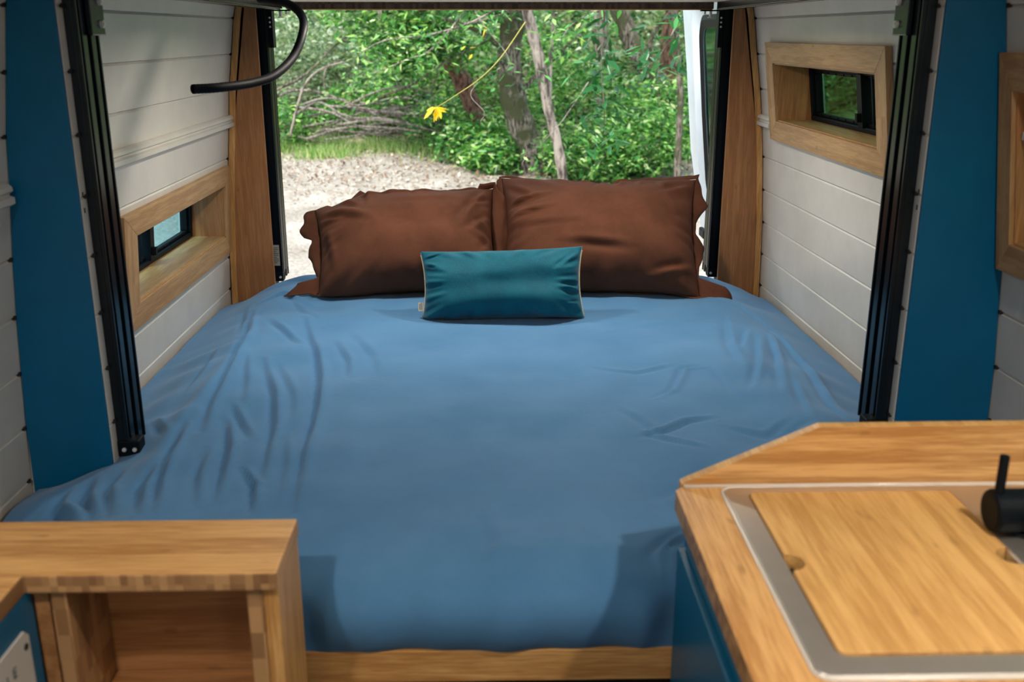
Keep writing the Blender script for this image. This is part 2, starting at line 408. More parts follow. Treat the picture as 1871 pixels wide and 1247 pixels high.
# ------------------------------------------------------------------ niche windows
def niche_window(name, side, op, outer, mirror_split, glassmat, frame_y=(None,)):
    """op: opening (y0,y1,z0,z1) cut in planks ; outer: face frame outer corners"""
    y0, y1, z0, z1 = op
    w = MB()
    # deep outer light frame, near the skin of the van
    def X(z, Y, off): return xw(side, z, Y)+side*off
    root = bpy.data.objects.new(name, None); COL.objects.link(root); root.location = (X(z0, (y0+y1)/2, 0), (y0+y1)/2, z0); ORG[root.name] = Vector(root.location)
    tag(root, kind='structure')
    # surround boards lining the niche
    t = .012
    def lin(za, zb, ya, yb, o0, o1, mat, nm):
        mb = MB()
        p = []
        for z in (za, zb):
            p += [(X(z, ya, o0), ya, z), (X(z, ya, o1), ya, z), (X(z, yb, o1), yb, z), (X(z, yb, o0), yb, z)]
        mb.hexa(p); return mb.build(nm, mat, root, bevel=.0008)
    D = .118
    lin(z0-.001, z0+.008, y0, y1, -.012, D, M['frm'], 'sill'); lin(z1-.008, z1+.001, y0, y1, -.012, D, M['frm'], 'head_board')
    lin(z0, z1, y0-.001, y0+.008, -.012, D, M['pilZ'], 'jamb'); lin(z0, z1, y1-.008, y1+.001, -.012, D, M['pilZ'], 'jamb')  # jambs use the darker pillar bamboo, putting the niche's shade into the colour
    # mitred face frame: 4 boards
    (oy0, oy1, oz0, oz1) = outer; f0, f1 = -.019, -.0005
    mi = [(y0+.004, z0+.004), (y1-.004, z0+.004), (y1-.004, z1-.004), (y0+.004, z1-.004)]
    ou = [(oy0, oz0), (oy1, oz0), (oy1, oz1), (oy0, oz1)]
    # planar face: linear in z between bottom and top so the frame is flat
    xb, xt = xw(side, oz0, 2.8), xw(side, oz1, 2.8)
    def XF(z, Y, off): return xb+(xt-xb)*(z-oz0)/(oz1-oz0) + (xw(side, oz0, Y)-xb) + side*off
    for i, mt in ((0, 'frm'), (1, 'frmZ'), (2, 'frm'), (3, 'frmZ')):
        j = (i+1) % 4; a = [ou[i], ou[j], mi[j], mi[i]]
        mb = MB(); mb.hexa([(XF(z, y, f1), y, z) for y, z in a]+[(XF(z, y, f0), y, z) for y, z in a])
        mb.build('face_board', M[mt], root, bevel=.0012)
    # black sliding window
    def ring(ya, yb, za, zb, wd, o0, o1, nm, mat):
        mb = MB()
        for (a, b, c, d) in ((ya, yb, za, za+wd), (ya, yb, zb-wd, zb), (ya, ya+wd, za+wd, zb-wd), (yb-wd, yb, za+wd, zb-wd)):
            p = []
            for z in (c, d): p += [(X(z, a, o0), a, z), (X(z, a, o1), a, z), (X(z, b, o1), b, z), (X(z, b, o0), b, z)]
            mb.hexa(p)
        return mb.build(nm, mat, root, bevel=.003)
    ya, yb, za, zb = y0+.008, y1-.008, z0+.008, z1-.008
    ring(ya, yb, za, zb, .016, D-.02, D+.02, 'window_frame', M['matte'])
    ring(ya+.016, yb-.016, za+.016, zb-.016, .010, D-.008, D+.012, 'gasket', M['rubber'])
    ym = ya+(yb-ya)*mirror_split
    lin(za+.014, zb-.014, ym-.018, ym+.018, D-.026, D+.004, M['matte'], 'sliding_bar')
    lin(za+.014, zb-.014, ym-.060, ym-.050, D-.010, D+.004, M['matte'], 'sliding_bar')
    lin(za+.03, za+.055, ym-.012, ym+.004, D-.040, D-.026, M['rubber'], 'latch')
    lin(za+.016, zb-.016, ya+.016, ym, D+.002, D+.0021, glassmat, 'pane'); lin(za+.016, zb-.016, ym, yb-.016, D+.007, D+.0071, glassmat, 'pane')
    # small clips along the seal
    n = 6; mb = MB()
    for k in range(1, n):
        y = ym+.03+(yb-ym-.05)*k/n
        for z in (za+.019, zb-.026):
            mb.hexa([(X(z_, y_, o), y_, z_) for z_ in (z, z+.006) for y_, o in ((y-.0015, D-.0105), (y+.0015, D-.0105), (y+.0015, D-.006), (y-.0015, D-.006))])
    mb.build('seal_clip', M['matte'], root)
    return root
niche_window('window_1', -1, WL, (2.512, 3.560, .792, 1.103), .50, M['glassL'])
niche_window('window_2', 1, WR1, (2.470, 3.46, 1.201, 1.520), .47, M['glassR'])
w3 = niche_window('window_3', 1, WR2, (1.12, 1.940, 1.095, 1.515), .5, M['glassR'])
# folded blind at the top of the third window
mb = MB()
for k in range(5):
    z = 1.436-.016*k; o = .012 if k % 2 else .0
    mb.box(xw(1, 1.4, 1.8)-.004+o*.5, xw(1, 1.4, 1.8)+.03+o, 1.21, 1.884, z-.0155, z)
mb.build('blind', M['blind'], w3, bevel=.002)

# ------------------------------------------------------------------ lift tracks
def track(name, side, x_in, x_out, y0, y1, z0, label, top_z=CEIL-.002, sticker=False, chan=False):
    t = thing(name, ((x_in+x_out)/2, (y0+y1)/2, z0), label, 'lift track')
    s = side
    def B(nm, xa, xb, ya, yb, za, zb, mat, bv=.001):
        return box(nm, mat, t, min(xa, xb), max(xa, xb), ya, yb, za, zb, bevel=bv)
    # body + two raised ribs with a groove between
    mb = MB(); d = (y1-y0)
    xi = x_in+s*.008
    mb.box(min(xi, x_out), max(xi, x_out), y0, y1, z0, top_z)
    for a, b in ((0, .06), (.16, .38), (.58, .80), (.94, 1)):
        mb.box(min(x_in, xi), max(x_in, xi), y0+d*a, y0+d*b, z0, top_z)
    mb.build('track_profile', M['black'] if not chan else M['dull'], t, bevel=.0012)
    if chan:
        mb = MB(); mb.box(min(x_in, x_in+s*.004), max(x_in, x_in+s*.004), y0+d*.44, y0+d*.48, z0+.03, top_z)
        mb.box(min(x_in, x_in+s*.004), max(x_in, x_in+s*.004), y0+d*.86, y0+d*.89, z0+.03, top_z)
        mb.build('highlight_strip', M['rail_glint'], t)  # gold-ish highlights on the rail side, set in as thin strips
    # foot bracket
    fb = .022 if not chan else .0
    B('foot_bracket', x_out, x_in-s*fb, y0-.004, y0+.035, z0-.006, z0+.030, M['matte'], .003)
    for xx in ((x_in+s*.010, x_in-s*.012) if not chan else (x_in+s*.010,)):
        mb = MB(); mb.cyl((xx, y0-.0035, z0+.011), (0, -1, 0), .0045, .004, 14); mb.cyl((xx, y0-.0075, z0+.011), (0, -1, 0), .003, .0012, 14)
        mb.build('bolt', M['bolt'], t, smooth=False)
    if sticker:
        B('label_sticker', x_out+(-.001 if s < 0 else .001)*0+.008, x_out+.034, y0-.0012, y0-.0001, .722, .80, M['sticker'], 0)
        mb = MB()
        for k in range(9): mb.box(x_out+.011, x_out+.030-.006*(k % 3 == 2), y0-.0018, y0-.0011, .788-.007*k, .7905-.007*k)
        mb.build('printed_line', M['ink'], t)
    return t
track('lift_track', -1, -.772, -.7965, 1.980, 2.083, .690, 'black aluminium lift track on the nearer post beside the left blue panel')
track('lift_track', 1, .827, .8545, 1.980, 2.083, .725, 'black aluminium lift track on the nearer post beside the right blue panel')
track('lift_track', -1, -.772, -.815, 3.640, 3.745, .668, 'black lift track with grey sticker at the left edge of the rear doorway', sticker=True, chan=True)
track('lift_track', 1, .822, .872, 3.656, 3.76, .672, 'black lift track at the right edge of the rear doorway beside the white door', chan=True)

# ------------------------------------------------------------------ raised bunk overhead
bk = thing('raised_bunk', (.03, 2.9, 1.63), 'raised bunk platform with cream underside and black side bars above the bed', 'bunk bed')
box('platform_board', M['cream'], bk, -.705, .79, 2.10, 3.665, 1.652, 1.672, bevel=.001)
box('end_board', M['ply'], bk, -.705, .79, 3.666, 3.688, 1.630, 1.690, bevel=.001)
box('edge_lip', M['bamX'], bk, -.70, .785, 3.660, 3.690, 1.6265, 1.6298)
for s, xa, xb in ((-1, -.768, -.708), (1, .793, .823)):
    mb = MB(); mb.box(xa, xb, 2.09, 3.62, 1.629, 1.670); mb.box(xa+.006, xb-.006, 2.09, 3.62, 1.6255, 1.629)
    mb.build('side_bar', M['black'], bk, bevel=.002)
box('cross_bar', M['black'], bk, -.705, .79, 2.05, 2.09, 1.629, 1.670, bevel=.002)
for s, xi in ((-1, -.771), (1, .826)):
    for y0, nm in ((2.020, 0), (3.60, 1)):
        if nm == 0:
            mb = MB(); mb.box(min(xi, xi-s*.010), max(xi, xi-s*.010), y0, y0+.070, 1.545, 1.70); mb.box(min(xi, xi-s*.03), max(xi, xi-s*.03), y0+.03, y0+.07, 1.629, 1.70)
            b = mb.build('carriage', M['black'], bk, bevel=.002)
            for z in (1.566, 1.609):
                mb = MB(); mb.cyl((xi-s*.010, y0+.048, z), (-s, 0, 0), .0075, .006, 16); mb.cyl((xi-s*.016, y0+.048, z), (-s, 0, 0), .0045, .002, 6); mb.build('bolt', M['bolt'], b)
        else:
            mb = MB(); yy = 3.655
            mb.box(min(xi-s*.002, xi-s*.018), max(xi-s*.002, xi-s*.018), yy, yy+.045, 1.50, 1.655)
            mb.box(min(xi-s*.002, xi-s*.085), max(xi-s*.002, xi-s*.085), yy-.02, yy+.004, 1.622, 1.6265)
            b = mb.build('carriage', M['matte'], bk, bevel=.001)
            mb = MB(); mb.cyl((xi-s*.05, yy-.008, 1.604), (0, 0, 1), .005, .018, 12); mb.cyl((xi-s*.05, yy-.008, 1.600), (0, 0, 1), .010, .003, 6); mb.cyl((xi-s*.07, yy-.008, 1.612), (0, 0, 1), .004, .01, 12)
            mb.build('bolt', M['bolt'], b)
            for z in (1.60, 1.585, 1.57):
                mb = MB(); mb.cyl((xi-s*.010, yy, z), (0, -1, 0), .0035, .002, 10); mb.build('rivet', M['bolt'], b)

# hose hanging from the bunk
def smooth_path(pts, n=8):
    P = [Vector(p) for p in pts]; out = []
    P = [P[0]*2-P[1]]+P+[P[-1]*2-P[-2]]
    for i in range(1, len(P)-2):
        for k in range(n):
            t = k/n; a, b, c, d = P[i-1:i+3]
            out.append(.5*((2*b)+(c-a)*t+(2*a-5*b+4*c-d)*t*t+(3*b-a-3*c+d)*t**3))
    out.append(P[-2]); return out
hz = thing('ribbed_hose', (-.59, 2.9, 1.63), 'black ribbed hose looping down from the bunk, its cut end by the left wall', 'hose')
hp = smooth_path([(-.640, 2.96, 1.640), (-.59, 2.90, 1.634), (-.536, 2.85, 1.622), (-.497, 2.80, 1.592), (-.4888, 2.75, 1.55), (-.509, 2.70, 1.489), (-.545, 2.62, 1.4467), (-.586, 2.55, 1.4313), (-.641, 2.45, 1.4259), (-.689, 2.4, 1.4248)], 14)
mb = MB(); mb.tube(hp, [.0098+(.0007 if i % 2 else 0) for i in range(len(hp))], 14, caps=False); mb.build('hose_wall', M['rubber'], hz, smooth=True, solid=.002)
mb = MB(); 
for k in range(6):
    p = hp[90+k] if 90+k < len(hp) else hp[-2]
    mb.cyl(p+Vector((0, -.003, .009)), (0, -.3, 1), .0012, .001, 8)
mb.build('printed_dots', M['sticker'], hz)

# ------------------------------------------------------------------ rear door (right leaf, swung open)
def xd(z): return float(np.interp(z, [0, .43, .9, 1.22, 1.64, 1.9], [1.08, 1.03, .919, .883, .844, .80]))+.012
dr = bpy.data.objects.new('door_1', None); COL.objects.link(dr); dr.location = (1.03, 3.86, .2); ORG[dr.name] = Vector(dr.location); tag(dr, kind='structure')
DY0, DY1, WY0, WY1, WZ0, WZ1 = 3.86, 4.60, 3.93, 4.33, .86, 1.60
def rrect(y0, y1, z0, z1, r, n=6):
    pts = []
    for cy_, cz_, a0 in ((y1-r, z1-r, 0), (y0+r, z1-r, 90), (y0+r, z0+r, 180), (y1-r, z0+r, 270)):
        for k in range(n+1):
            a = R_(a0+90*k/n); pts.append((cy_+r*math.cos(a), cz_+r*math.sin(a)))
    return pts
def loop_band(mb, A, oa, B, ob, mi=0):
    n = len(A); a = [(xd(z)+oa, y, z) for y, z in A]; b = [(xd(z)+ob, y, z) for y, z in B]
    mb.add(a+b, [(i, (i+1) % n, (i+1) % n+n, i+n) for i in range(n)], mi)
def resamp(z_pts, n=24): return z_pts
O = rrect(DY0, DY1, .2, 1.88, .07); I1 = rrect(DY0+.025, DY1-.035, .24, 1.84, .07); I2 = rrect(WY0-.05, WY1+.10, WZ0-.10, WZ1+.06, .09)
I3 = rrect(WY0-.015, WY1+.03, WZ0-.03, WZ1+.02, .10); I4 = rrect(WY0, WY1, WZ0, WZ1, .09)
def dens(A):
    out = []
    for i in range(len(A)):
        a, b = A[i], A[(i+1) % len(A)]
        for k in range(4): out.append((a[0]+(b[0]-a[0])*k/4, a[1]+(b[1]-a[1])*k/4))
    return out
O, I1, I2, I3, I4 = map(dens, (O, I1, I2, I3, I4))
mb = MB(); loop_band(mb, O, .06, O, .012); loop_band(mb, O, .012, I1, .0); loop_band(mb, I1, .0, I2, .004); loop_band(mb, I2, .004, I3, .022); loop_band(mb, O, .06, I4, .05); loop_band(mb, I3, .022, I4, .05)
mb.build('door_panel', M['van'], dr, smooth=True)
I5 = dens(rrect(WY0+.03, WY1-.03, WZ0+.03, WZ1-.03, .07))
mb = MB(); loop_band(mb, I3, .020, I4, .012); loop_band(mb, I4, .012, I5, .022); mb.build('window_gasket', M['rubber'], dr, smooth=True)
mb = MB(); c = [((WY0+WY1)/2, (WZ0+WZ1)/2)]
n = len(I5); vs = [(xd(z)+.026, y, z) for y, z in I5]; mb.add(vs, [tuple(range(n))]); mb.build('window_glass', M['vanglass'], dr)
box('handle', M['matte'], dr, xd(.7)-.02, xd(.7)+.0, 4.40, 4.50, .66, .70, bevel=.006)

# ------------------------------------------------------------------ bed
bed = thing('bed', (.03, 2.5, 0), 'bamboo bed base with a front rail showing below the blue sheet', 'bed')
box('front_rail', M['bamX'], bed, -.50, .45, 1.392, 1.412, .535, .594, bevel=.002)
box('slat_deck', M['bamX'], bed, -.95, 1.0, 1.414, 3.59, .56, .58, bevel=.001)
for x in (-.75, .80):
    for y in (1.50, 3.45): box('leg', M['bamZ'], bed, x-.03, x+.03, y-.03, y+.03, 0, .56, bevel=.002)
box('recess_shade', M['gap'], bed, -.94, .99, 1.44, 1.455, .0, .56)  # black sheet standing in for the shade of the recess below the bed
tag(box('mattress', M['matt'], None, -.68, .72, 1.47, 3.38, .5805, .635, bevel=.02), 'pale mattress hidden under the blue sheet on the bed base', 'mattress')

def sm(a, b, x):
    t = np.clip((x-a)/(b-a), 0, 1); return t*t*(3-2*t)
rngw = np.random.default_rng(5)
def make_sheet():
    path_front = [(1.399, .590), (1.388, .602), (1.378, .624), (1.372, .648), (1.374, .668), (1.384, .688), (1.402, .703), (1.428, .713), (1.456, .719)]
    ys = list(np.arange(1.47, 3.59, .0080)); nF = len(path_front)
    rear = [(3.593, -.012), (3.598, -.035), (3.599, -.07), (3.599, -.11)]
    NX = 260; us = np.linspace(0, 1, NX)
    ylist = [p[0] for p in path_front]+ys+[p[0] for p in rear]
    rowY = np.array(ylist); Yg = np.repeat(rowY[:, None], NX, 1)
    xl = np.interp(rowY, [1.37, 3.5, 3.60], [-.960, -.950, -.935]); xr = np.interp(rowY, [1.37, 3.5, 3.60], [1.03, .995, .985])
    Xg = xl[:, None]+(xr-xl)[:, None]*us[None, :]
    def top(X, Y):
        z = np.full_like(X, .722)
        z -= .104*sm(.66, .98, -X); z -= .095*sm(.72, 1.06, X)
        z -= .006*sm(3.1, 3.5, Y); z -= .022*sm(3.44, 3.60, Y)
        z += .010*np.exp(-((X-.02)/.45)**2)
        # pressed down under the two nearer tracks
        z -= .045*np.exp(-((X+.76)/.07)**2-((Y-2.03)/.09)**2)*0+.0
        z += .030*np.exp(-((X+.90)/.08)**2-((Y-1.80)/.10)**2)
        z += .018*np.exp(-((X-.72)/.10)**2-((Y-2.10)/.16)**2)
        return z
    Z = top(Xg, Yg)
    for i, (y, z) in enumerate(path_front):
        Z[i, :] = z + (top(Xg[i], np.full(NX, 1.47))-.722)*((z-.590)/.132)
    nT = nF+len(ys)
    for i, (y, dz) in enumerate(rear): Z[nT+i, :] = top(Xg[nT+i], np.full(NX, 3.59))+dz
    H = np.zeros_like(Z)
    def fold(pts, w, amp, kind='ridge', taper=True):
        pts = [np.array(p) for p in pts]; D = np.full(Xg.shape, 9.); SG = np.zeros_like(Xg); T = np.zeros_like(Xg)
        L = [0.]
        for a, b in zip(pts[:-1], pts[1:]): L.append(L[-1]+np.linalg.norm(b-a))
        for i, (a, b) in enumerate(zip(pts[:-1], pts[1:])):
            d = b-a; l2 = d@d; px = Xg-a[0]; py = Yg-a[1]
            t = np.clip((px*d[0]+py*d[1])/l2, 0, 1); dx = px-t*d[0]; dy = py-t*d[1]; dist = np.hypot(dx, dy)
            sg = np.sign(dx*d[1]-dy*d[0]); m_ = dist < D
            D = np.where(m_, dist, D); SG = np.where(m_, sg, SG); T = np.where(m_, (L[i]+t*math.sqrt(l2))/L[-1], T)
        env = np.sin(np.pi*np.clip(T*.92+.04, 0, 1))**.7 if taper else 1
        s = D*SG/w
        if kind == 'ridge': h = np.exp(-s*s)
        elif kind == 'step': h = -s*np.exp(-s*s)*2.0
        else: h = -np.exp(-s*s)
        return amp*env*h
    def px(l): # traced crease -> bed surface
        out = []
        for u, v in l:
            d = cF+(u-CX)/FPX*cR+(CY-v)/FPX*cU; t = (.715-CAM.z)/d.z; q = CAM+d*t; out.append((q.x, q.y))
        return out
    F = [([(462, 557), (455, 606), (428, 670), (387, 744), (372, 790)], .013, .017, 'step'),
         ([(559, 590), (582, 658), (587, 700), (582, 752), (559, 834), (548, 894), (541, 940)], .012, .015, 'step'),
         ([(615, 630), (638, 670), (638, 695)], .010, .009, 'step'), ([(495, 590), (520, 610), (548, 632)], .011, .010, 'step'),
         ([(484, 665), (503, 729), (503, 782), (492, 842), (478, 895)], .012, .013, 'step'),
         ([(428, 745), (447, 782), (460, 806)], .010, .009, 'step'), ([(417, 770), (421, 827), (413, 868), (396, 920)], .011, .014, 'step'),
         ([(447, 868), (467, 898), (464, 945)], .009, .013, 'step'), ([(340, 780), (309, 849), (294, 894), (287, 945)], .012, .015, 'step'),
         ([(512, 670), (537, 729), (537, 762)], .012, .007, 'step'), ([(645, 615), (683, 658), (692, 692)], .016, .006, 'step'),
         ([(280, 750), (303, 792)], .010, .009, 'step'), ([(480, 545), (520, 540), (570, 563)], .010, .008, 'step'), ([(450, 545), (445, 575), (440, 600)], .012, .008, 'step'),
         ([(262, 850), (335, 759), (410, 681), (458, 630)], .022, .010, 'ridge'), ([(530, 545), (560, 575), (585, 590)], .010, .007, 'step'),
         ([(450, 650), (452, 700), (446, 740)], .012, .007, 'step'), ([(380, 830), (365, 880), (360, 930)], .011, .009, 'step'),
         ([(395, 620), (370, 670), (330, 715)], .012, .006, 'step'), ([(520, 800), (525, 860), (515, 920)], .012, .006, 'step'),
         ([(120, 870), (105, 900), (140, 935)], .014, .018, 'step'),
         ([(170, 850), (160, 890), (175, 940)], .014, .014, 'step'),
         ([(225, 850), (200, 890), (205, 940)], .014, .012, 'step'),
         ([(290, 850), (262, 900), (258, 945)], .013, .014, 'step'),
         ([(1285, 677), (1248, 681), (1237, 707), (1229, 722), (1199, 735)], .009, .010, 'step'), ([(1300, 771), (1252, 778), (1214, 797), (1170, 808)], .010, -.008, 'step'),
         ([(1136, 755), (1170, 778), (1196, 800)], .011, .006, 'step'), ([(1170, 802), (1222, 815), (1290, 832)], .009, .006, 'step'),
         ([(1366, 605), (1355, 640)], .010, .008, 'step'), ([(1386, 620), (1386, 677), (1373, 720)], .011, .010, 'step'),
         ([(1405, 605), (1420, 643), (1424, 685), (1428, 728)], .012, .011, 'step'), ([(1327, 582), (1334, 632), (1355, 678)], .014, .008, 'step'),
         ([(1452, 700), (1462, 735), (1478, 775)], .010, .009, 'step'), ([(1405, 594), (1469, 643), (1514, 729), (1570, 778)], .014, .010, 'step'),
         ([(1515, 735), (1530, 752), (1548, 768)], .008, .010, 'step'), ([(1305, 680), (1325, 705), (1352, 733)], .008, .005, 'step'),
         ([(1310, 545), (1380, 570), (1440, 600)], .014, .005, 'step'), ([(1090, 680), (1160, 690), (1230, 675)], .010, .004, 'step'),
         ([(650, 690), (640, 760), (620, 860)], .03, .003, 'ridge'), ([(1480, 790), (1450, 800), (1400, 830)], .011, .008, 'step'),
         ([(1330, 790), (1400, 800), (1440, 780)], .012, .005, 'step'), ([(1300, 860), (1270, 900), (1200, 930)], .016, .004, 'step'),
         ([(880, 955), (905, 1010), (880, 1060)], .02, .004, 'step'),
         ([(985, 880), (1000, 960), (1040, 1020)], .035, .003, 'ridge'),
         ([(760, 760), (860, 800), (980, 790)], .03, .002, 'ridge'),
         ([(700, 1010), (850, 980), (1000, 1000)], .03, .002, 'ridge'),
         ([(1090, 620), (1180, 600), (1260, 590)], .02, .002, 'step'),
         ([(1262, 975), (1215, 1005), (1175, 1050)], .010, .012, 'step'),
         ([(1262, 1000), (1225, 1020), (1195, 1050)], .007, .012, 'step')]
    for f in F: H += fold(px(f[0]), f[1], f[2]*1.0, f[3])
    # soft waves
    for k in range(26):
        a = rngw.uniform(0, 6.28); fx = math.cos(a); fy = math.sin(a); w = rngw.uniform(9, 40)
        H += .0011*(10/w)**.6*np.sin(w*(Xg*fx+Yg*fy)+rngw.uniform(0, 6))*(1+.8*sm(.3, .8, np.abs(Xg-.03)))
    # gathers radiating from the rear left and at the walls
    H += .0020*sm(.55, .8, -Xg)*np.sin(Yg*38+7*Xg+1.5*np.sin(Yg*9))*sm(1.4, 1.6, Yg)
    H += .0012*sm(.62, .9, Xg)*np.sin(Yg*29-9*Xg+1.2*np.sin(Yg*8))
    edge = sm(1.40, 1.50, Yg)*.85+.15
    H *= edge*(1-.8*sm(3.53, 3.6, Yg))*(1-.75*sm(.86, .95, np.abs(Xg-.03))*sm(2.1, 2.3, Yg))
    lift = .02*sm(.60, .95, np.abs(Xg-.03))
    Z = Z+H
    # front face: shallow vertical gathers pushed forward
    ff = 1-sm(1.40, 1.47, Yg)
    out_ = sm(.24, .30, np.abs(Xg+.005))
    Yg2 = np.where(Yg < 1.40, Yg+(1.397-Yg)*out_, Yg) - ff*(1-out_)*(.0030*np.sin(Xg*23+1)+.0025*np.sin(Xg*57)+.004*np.exp(-((Xg+.02)/.05)**2))
    Z -= ff*(.0008*np.sin(Xg*14))
    V = np.stack([Xg, Yg2, Z], -1).reshape(-1, 3)
    nr = Xg.shape[0]; i = np.arange(nr-1)[:, None]*NX+np.arange(NX-1)[None, :]; i = i.ravel()
    pin = (((Xg < -.797) | (Xg > .855)) & (Yg > 1.945) & (Yg < 2.115)).ravel()
    Fc = np.stack([i, i+1, i+NX+1, i+NX], 1)
    Fc = Fc[~pin[Fc].all(1)]
    P_ = V[pin]; sgn = np.where(P_[:, 0] < 0, -1., 1.); fx = np.where(P_[:, 0] < 0, -.7965, .8545)
    dxx = np.abs(P_[:, 0]-fx); d0 = P_[:, 1]-1.944; d1 = 2.116-P_[:, 1]
    mn = np.minimum(np.minimum(dxx, d0), d1)
    P_[:, 0] = np.where(mn == dxx, fx, P_[:, 0]); P_[:, 1] = np.where((mn == d0) & (mn < dxx), 1.9435, np.where((mn == d1) & (mn < dxx), 2.1165, P_[:, 1])); V[pin] = P_
    o = fastmesh('bed_sheet', V, Fc, M['sheet'], None, True)
    tag(o, 'rumpled blue cotton sheet covering the whole bed and tucked at its front', 'bed sheet')
    return o
make_sheet()

# ------------------------------------------------------------------ pillows
def pillow_surface(w, h, t, creases, seed, nu=96, nv=72, sag=.15, pinch=.05, pw=2.6, warp=None):
    rg = np.random.default_rng(seed)
    u = np.linspace(-1, 1, nu)[None, :].repeat(nv, 0); v = np.linspace(-1, 1, nv)[:, None].repeat(nu, 1)
    u = np.sign(u)*np.abs(u)**.85; v = np.sign(v)*np.abs(v)**.85
    X = w/2*u*(1-pinch*(1-v*v)*np.abs(u)**3+.02*v*v); Z = h/2*v*(1-pinch*(1-u*u)*np.abs(v)**3+.02*u*u)
    if warp: dx_, dz_ = warp(u, v); X = X+dx_; Z = Z+dz_
    T = t/2*np.clip((1-np.abs(u)**pw)*(1-np.abs(v)**pw), 0, 1)**.5*(1-sag*v)
    Hh = np.zeros_like(X)
    for (a, b, wd, amp) in creases:
        a = np.array(a); b = np.array(b); d = b-a; l2 = d@d
        tt = np.clip(((u-a[0])*d[0]+(v-a[1])*d[1])/l2, 0, 1); dx = u-a[0]-tt*d[0]; dy = v-a[1]-tt*d[1]
        s = np.hypot(dx, dy)*np.sign(dx*d[1]-dy*d[0])/wd
        Hh += amp*(-2*s*np.exp(-s*s))*np.sin(np.pi*np.clip(tt*.9+.05, 0, 1))
    for k in range(14):
        a = rg.uniform(0, 6.28); q = rg.uniform(3, 13); Hh += .0018*(5/q)**.5*np.sin(q*(u*math.cos(a)+v*math.sin(a))+rg.uniform(0, 6))
    border = np.maximum(np.abs(u), np.abs(v))
    th = np.arctan2(v, u)
    Hh += .006*sm(.62, .93, border)*(np.sin(th*17+2*np.sin(th*3))+.6*np.sin(th*29+1))
    m_ = np.clip(T/(t*.2), 0, 1)
    return X, Z, T*1.3+Hh*m_, T*.55+np.roll(Hh, 5, 1)*m_
def build_pillow(name, label, cat, c, w, h, t, lean, yaw, roll, creases, seed, mat, flange=0, fl_var=None, fwd=.25, group=None, rad=None, **k):
    Rm = Matrix.Rotation(yaw, 3, 'Z') @ Matrix.Rotation(-lean, 3, 'X') @ Matrix.Rotation(roll, 3, 'Y')
    c = Vector(c); X, Z, Tf, Tb = pillow_surface(w, h, t, creases, seed, **k)
    nv, nu = X.shape
    root = thing(name, (c.x, c.y, c.z-h*.45), label, cat, group)
    A = np.stack([X, -Tf, Z], -1).reshape(-1, 3); B = np.stack([X, Tb, Z], -1).reshape(-1, 3)
    V = np.concatenate([A, B]); Rn = np.array(Rm)
    i = (np.arange(nv-1)[:, None]*nu+np.arange(nu-1)[None, :]).ravel()
    F1 = np.stack([i, i+1, i+nu+1, i+nu], 1); F2 = np.stack([i, i+nu, i+nu+1, i+1], 1)+nv*nu
    W3 = V@Rn.T+np.array(c)
    def settle(P):    # rest on the bed: nothing sinks under its surface
        P = P.copy(); zt = .738-.012*np.clip((P[:, 1]-3.1)/.4, 0, 1)-.02*np.clip((P[:, 1]-3.42)/.15, 0, 1)-.06*np.clip((np.abs(P[:, 0])-.6)/.4, 0, 1)
        low = P[:, 2] < zt; P[low, 2] = zt[low]+(P[low, 2]-zt[low])*.06; return P
    body = fastmesh('cover', settle(W3), np.concatenate([F1, F2]), mat, root, True)
    # weld the rim
    bm = bmesh.new(); bm.from_mesh(body.data); bmesh.ops.remove_doubles(bm, verts=bm.verts, dist=.0004); bmesh.ops.recalc_face_normals(bm, faces=bm.faces); bm.to_mesh(body.data); bm.free()
    rim = [(0, j) for j in range(nu)]+[(i_, nu-1) for i_ in range(1, nv)]+[(nv-1, j) for j in range(nu-2, -1, -1)]+[(i_, 0) for i_ in range(nv-2, 0, -1)]
    rp = np.array([[X[a, b], 0, Z[a, b]] for a, b in rim])
    if flange:
        rg = np.random.default_rng(seed+9); n = len(rp); s = np.arange(n)/n*2*np.pi
        out = rp.copy(); out[:, 0] /= (w/2); out[:, 2] /= (h/2)
        ax = np.abs(out[:, 0])**8; az = np.abs(out[:, 2])**8
        nrm = np.stack([np.sign(out[:, 0])*ax, np.zeros(n), np.sign(out[:, 2])*az], 1); nrm /= np.linalg.norm(nrm, axis=1)[:, None]+1e-9
        wave = sum(rg.uniform(.5, 1)*np.sin(q*s+rg.uniform(0, 6))/q**.35 for q in (7, 12, 19, 27))*.5
        wid = np.maximum(fl_var(out[:, 0], out[:, 2])*(1+.12*np.sin(23*s)), .004)
        rings = []
        for kk, f in enumerate((0, .3, .65, 1)):
            rings.append(rp+nrm*(wid*f)[:, None]*(1-.25*abs(0))+np.array([0, 1, 0])*((wave*.8+np.where(out[:, 0] > .85, fwd, .25))*f**1.3*flange*.85)[:, None])
        V = np.concatenate(rings)@Rn.T+np.array(c); V = settle(V); V[:, 2] += .002
        idx = np.arange(n); nx = (idx+1) % n
        Fc = np.concatenate([np.stack([idx+n*q, nx+n*q, nx+n*(q+1), idx+n*(q+1)], 1) for q in range(3)])
        fo = fastmesh('flange', V, Fc, mat, root, True)
        sd = fo.modifiers.new('solid', 'SOLIDIFY'); sd.thickness = .003; sd.offset = 0
    return root, (lambda p: Vector(Rn@np.array(p)+np.array(c))), (X, Z, Tf)

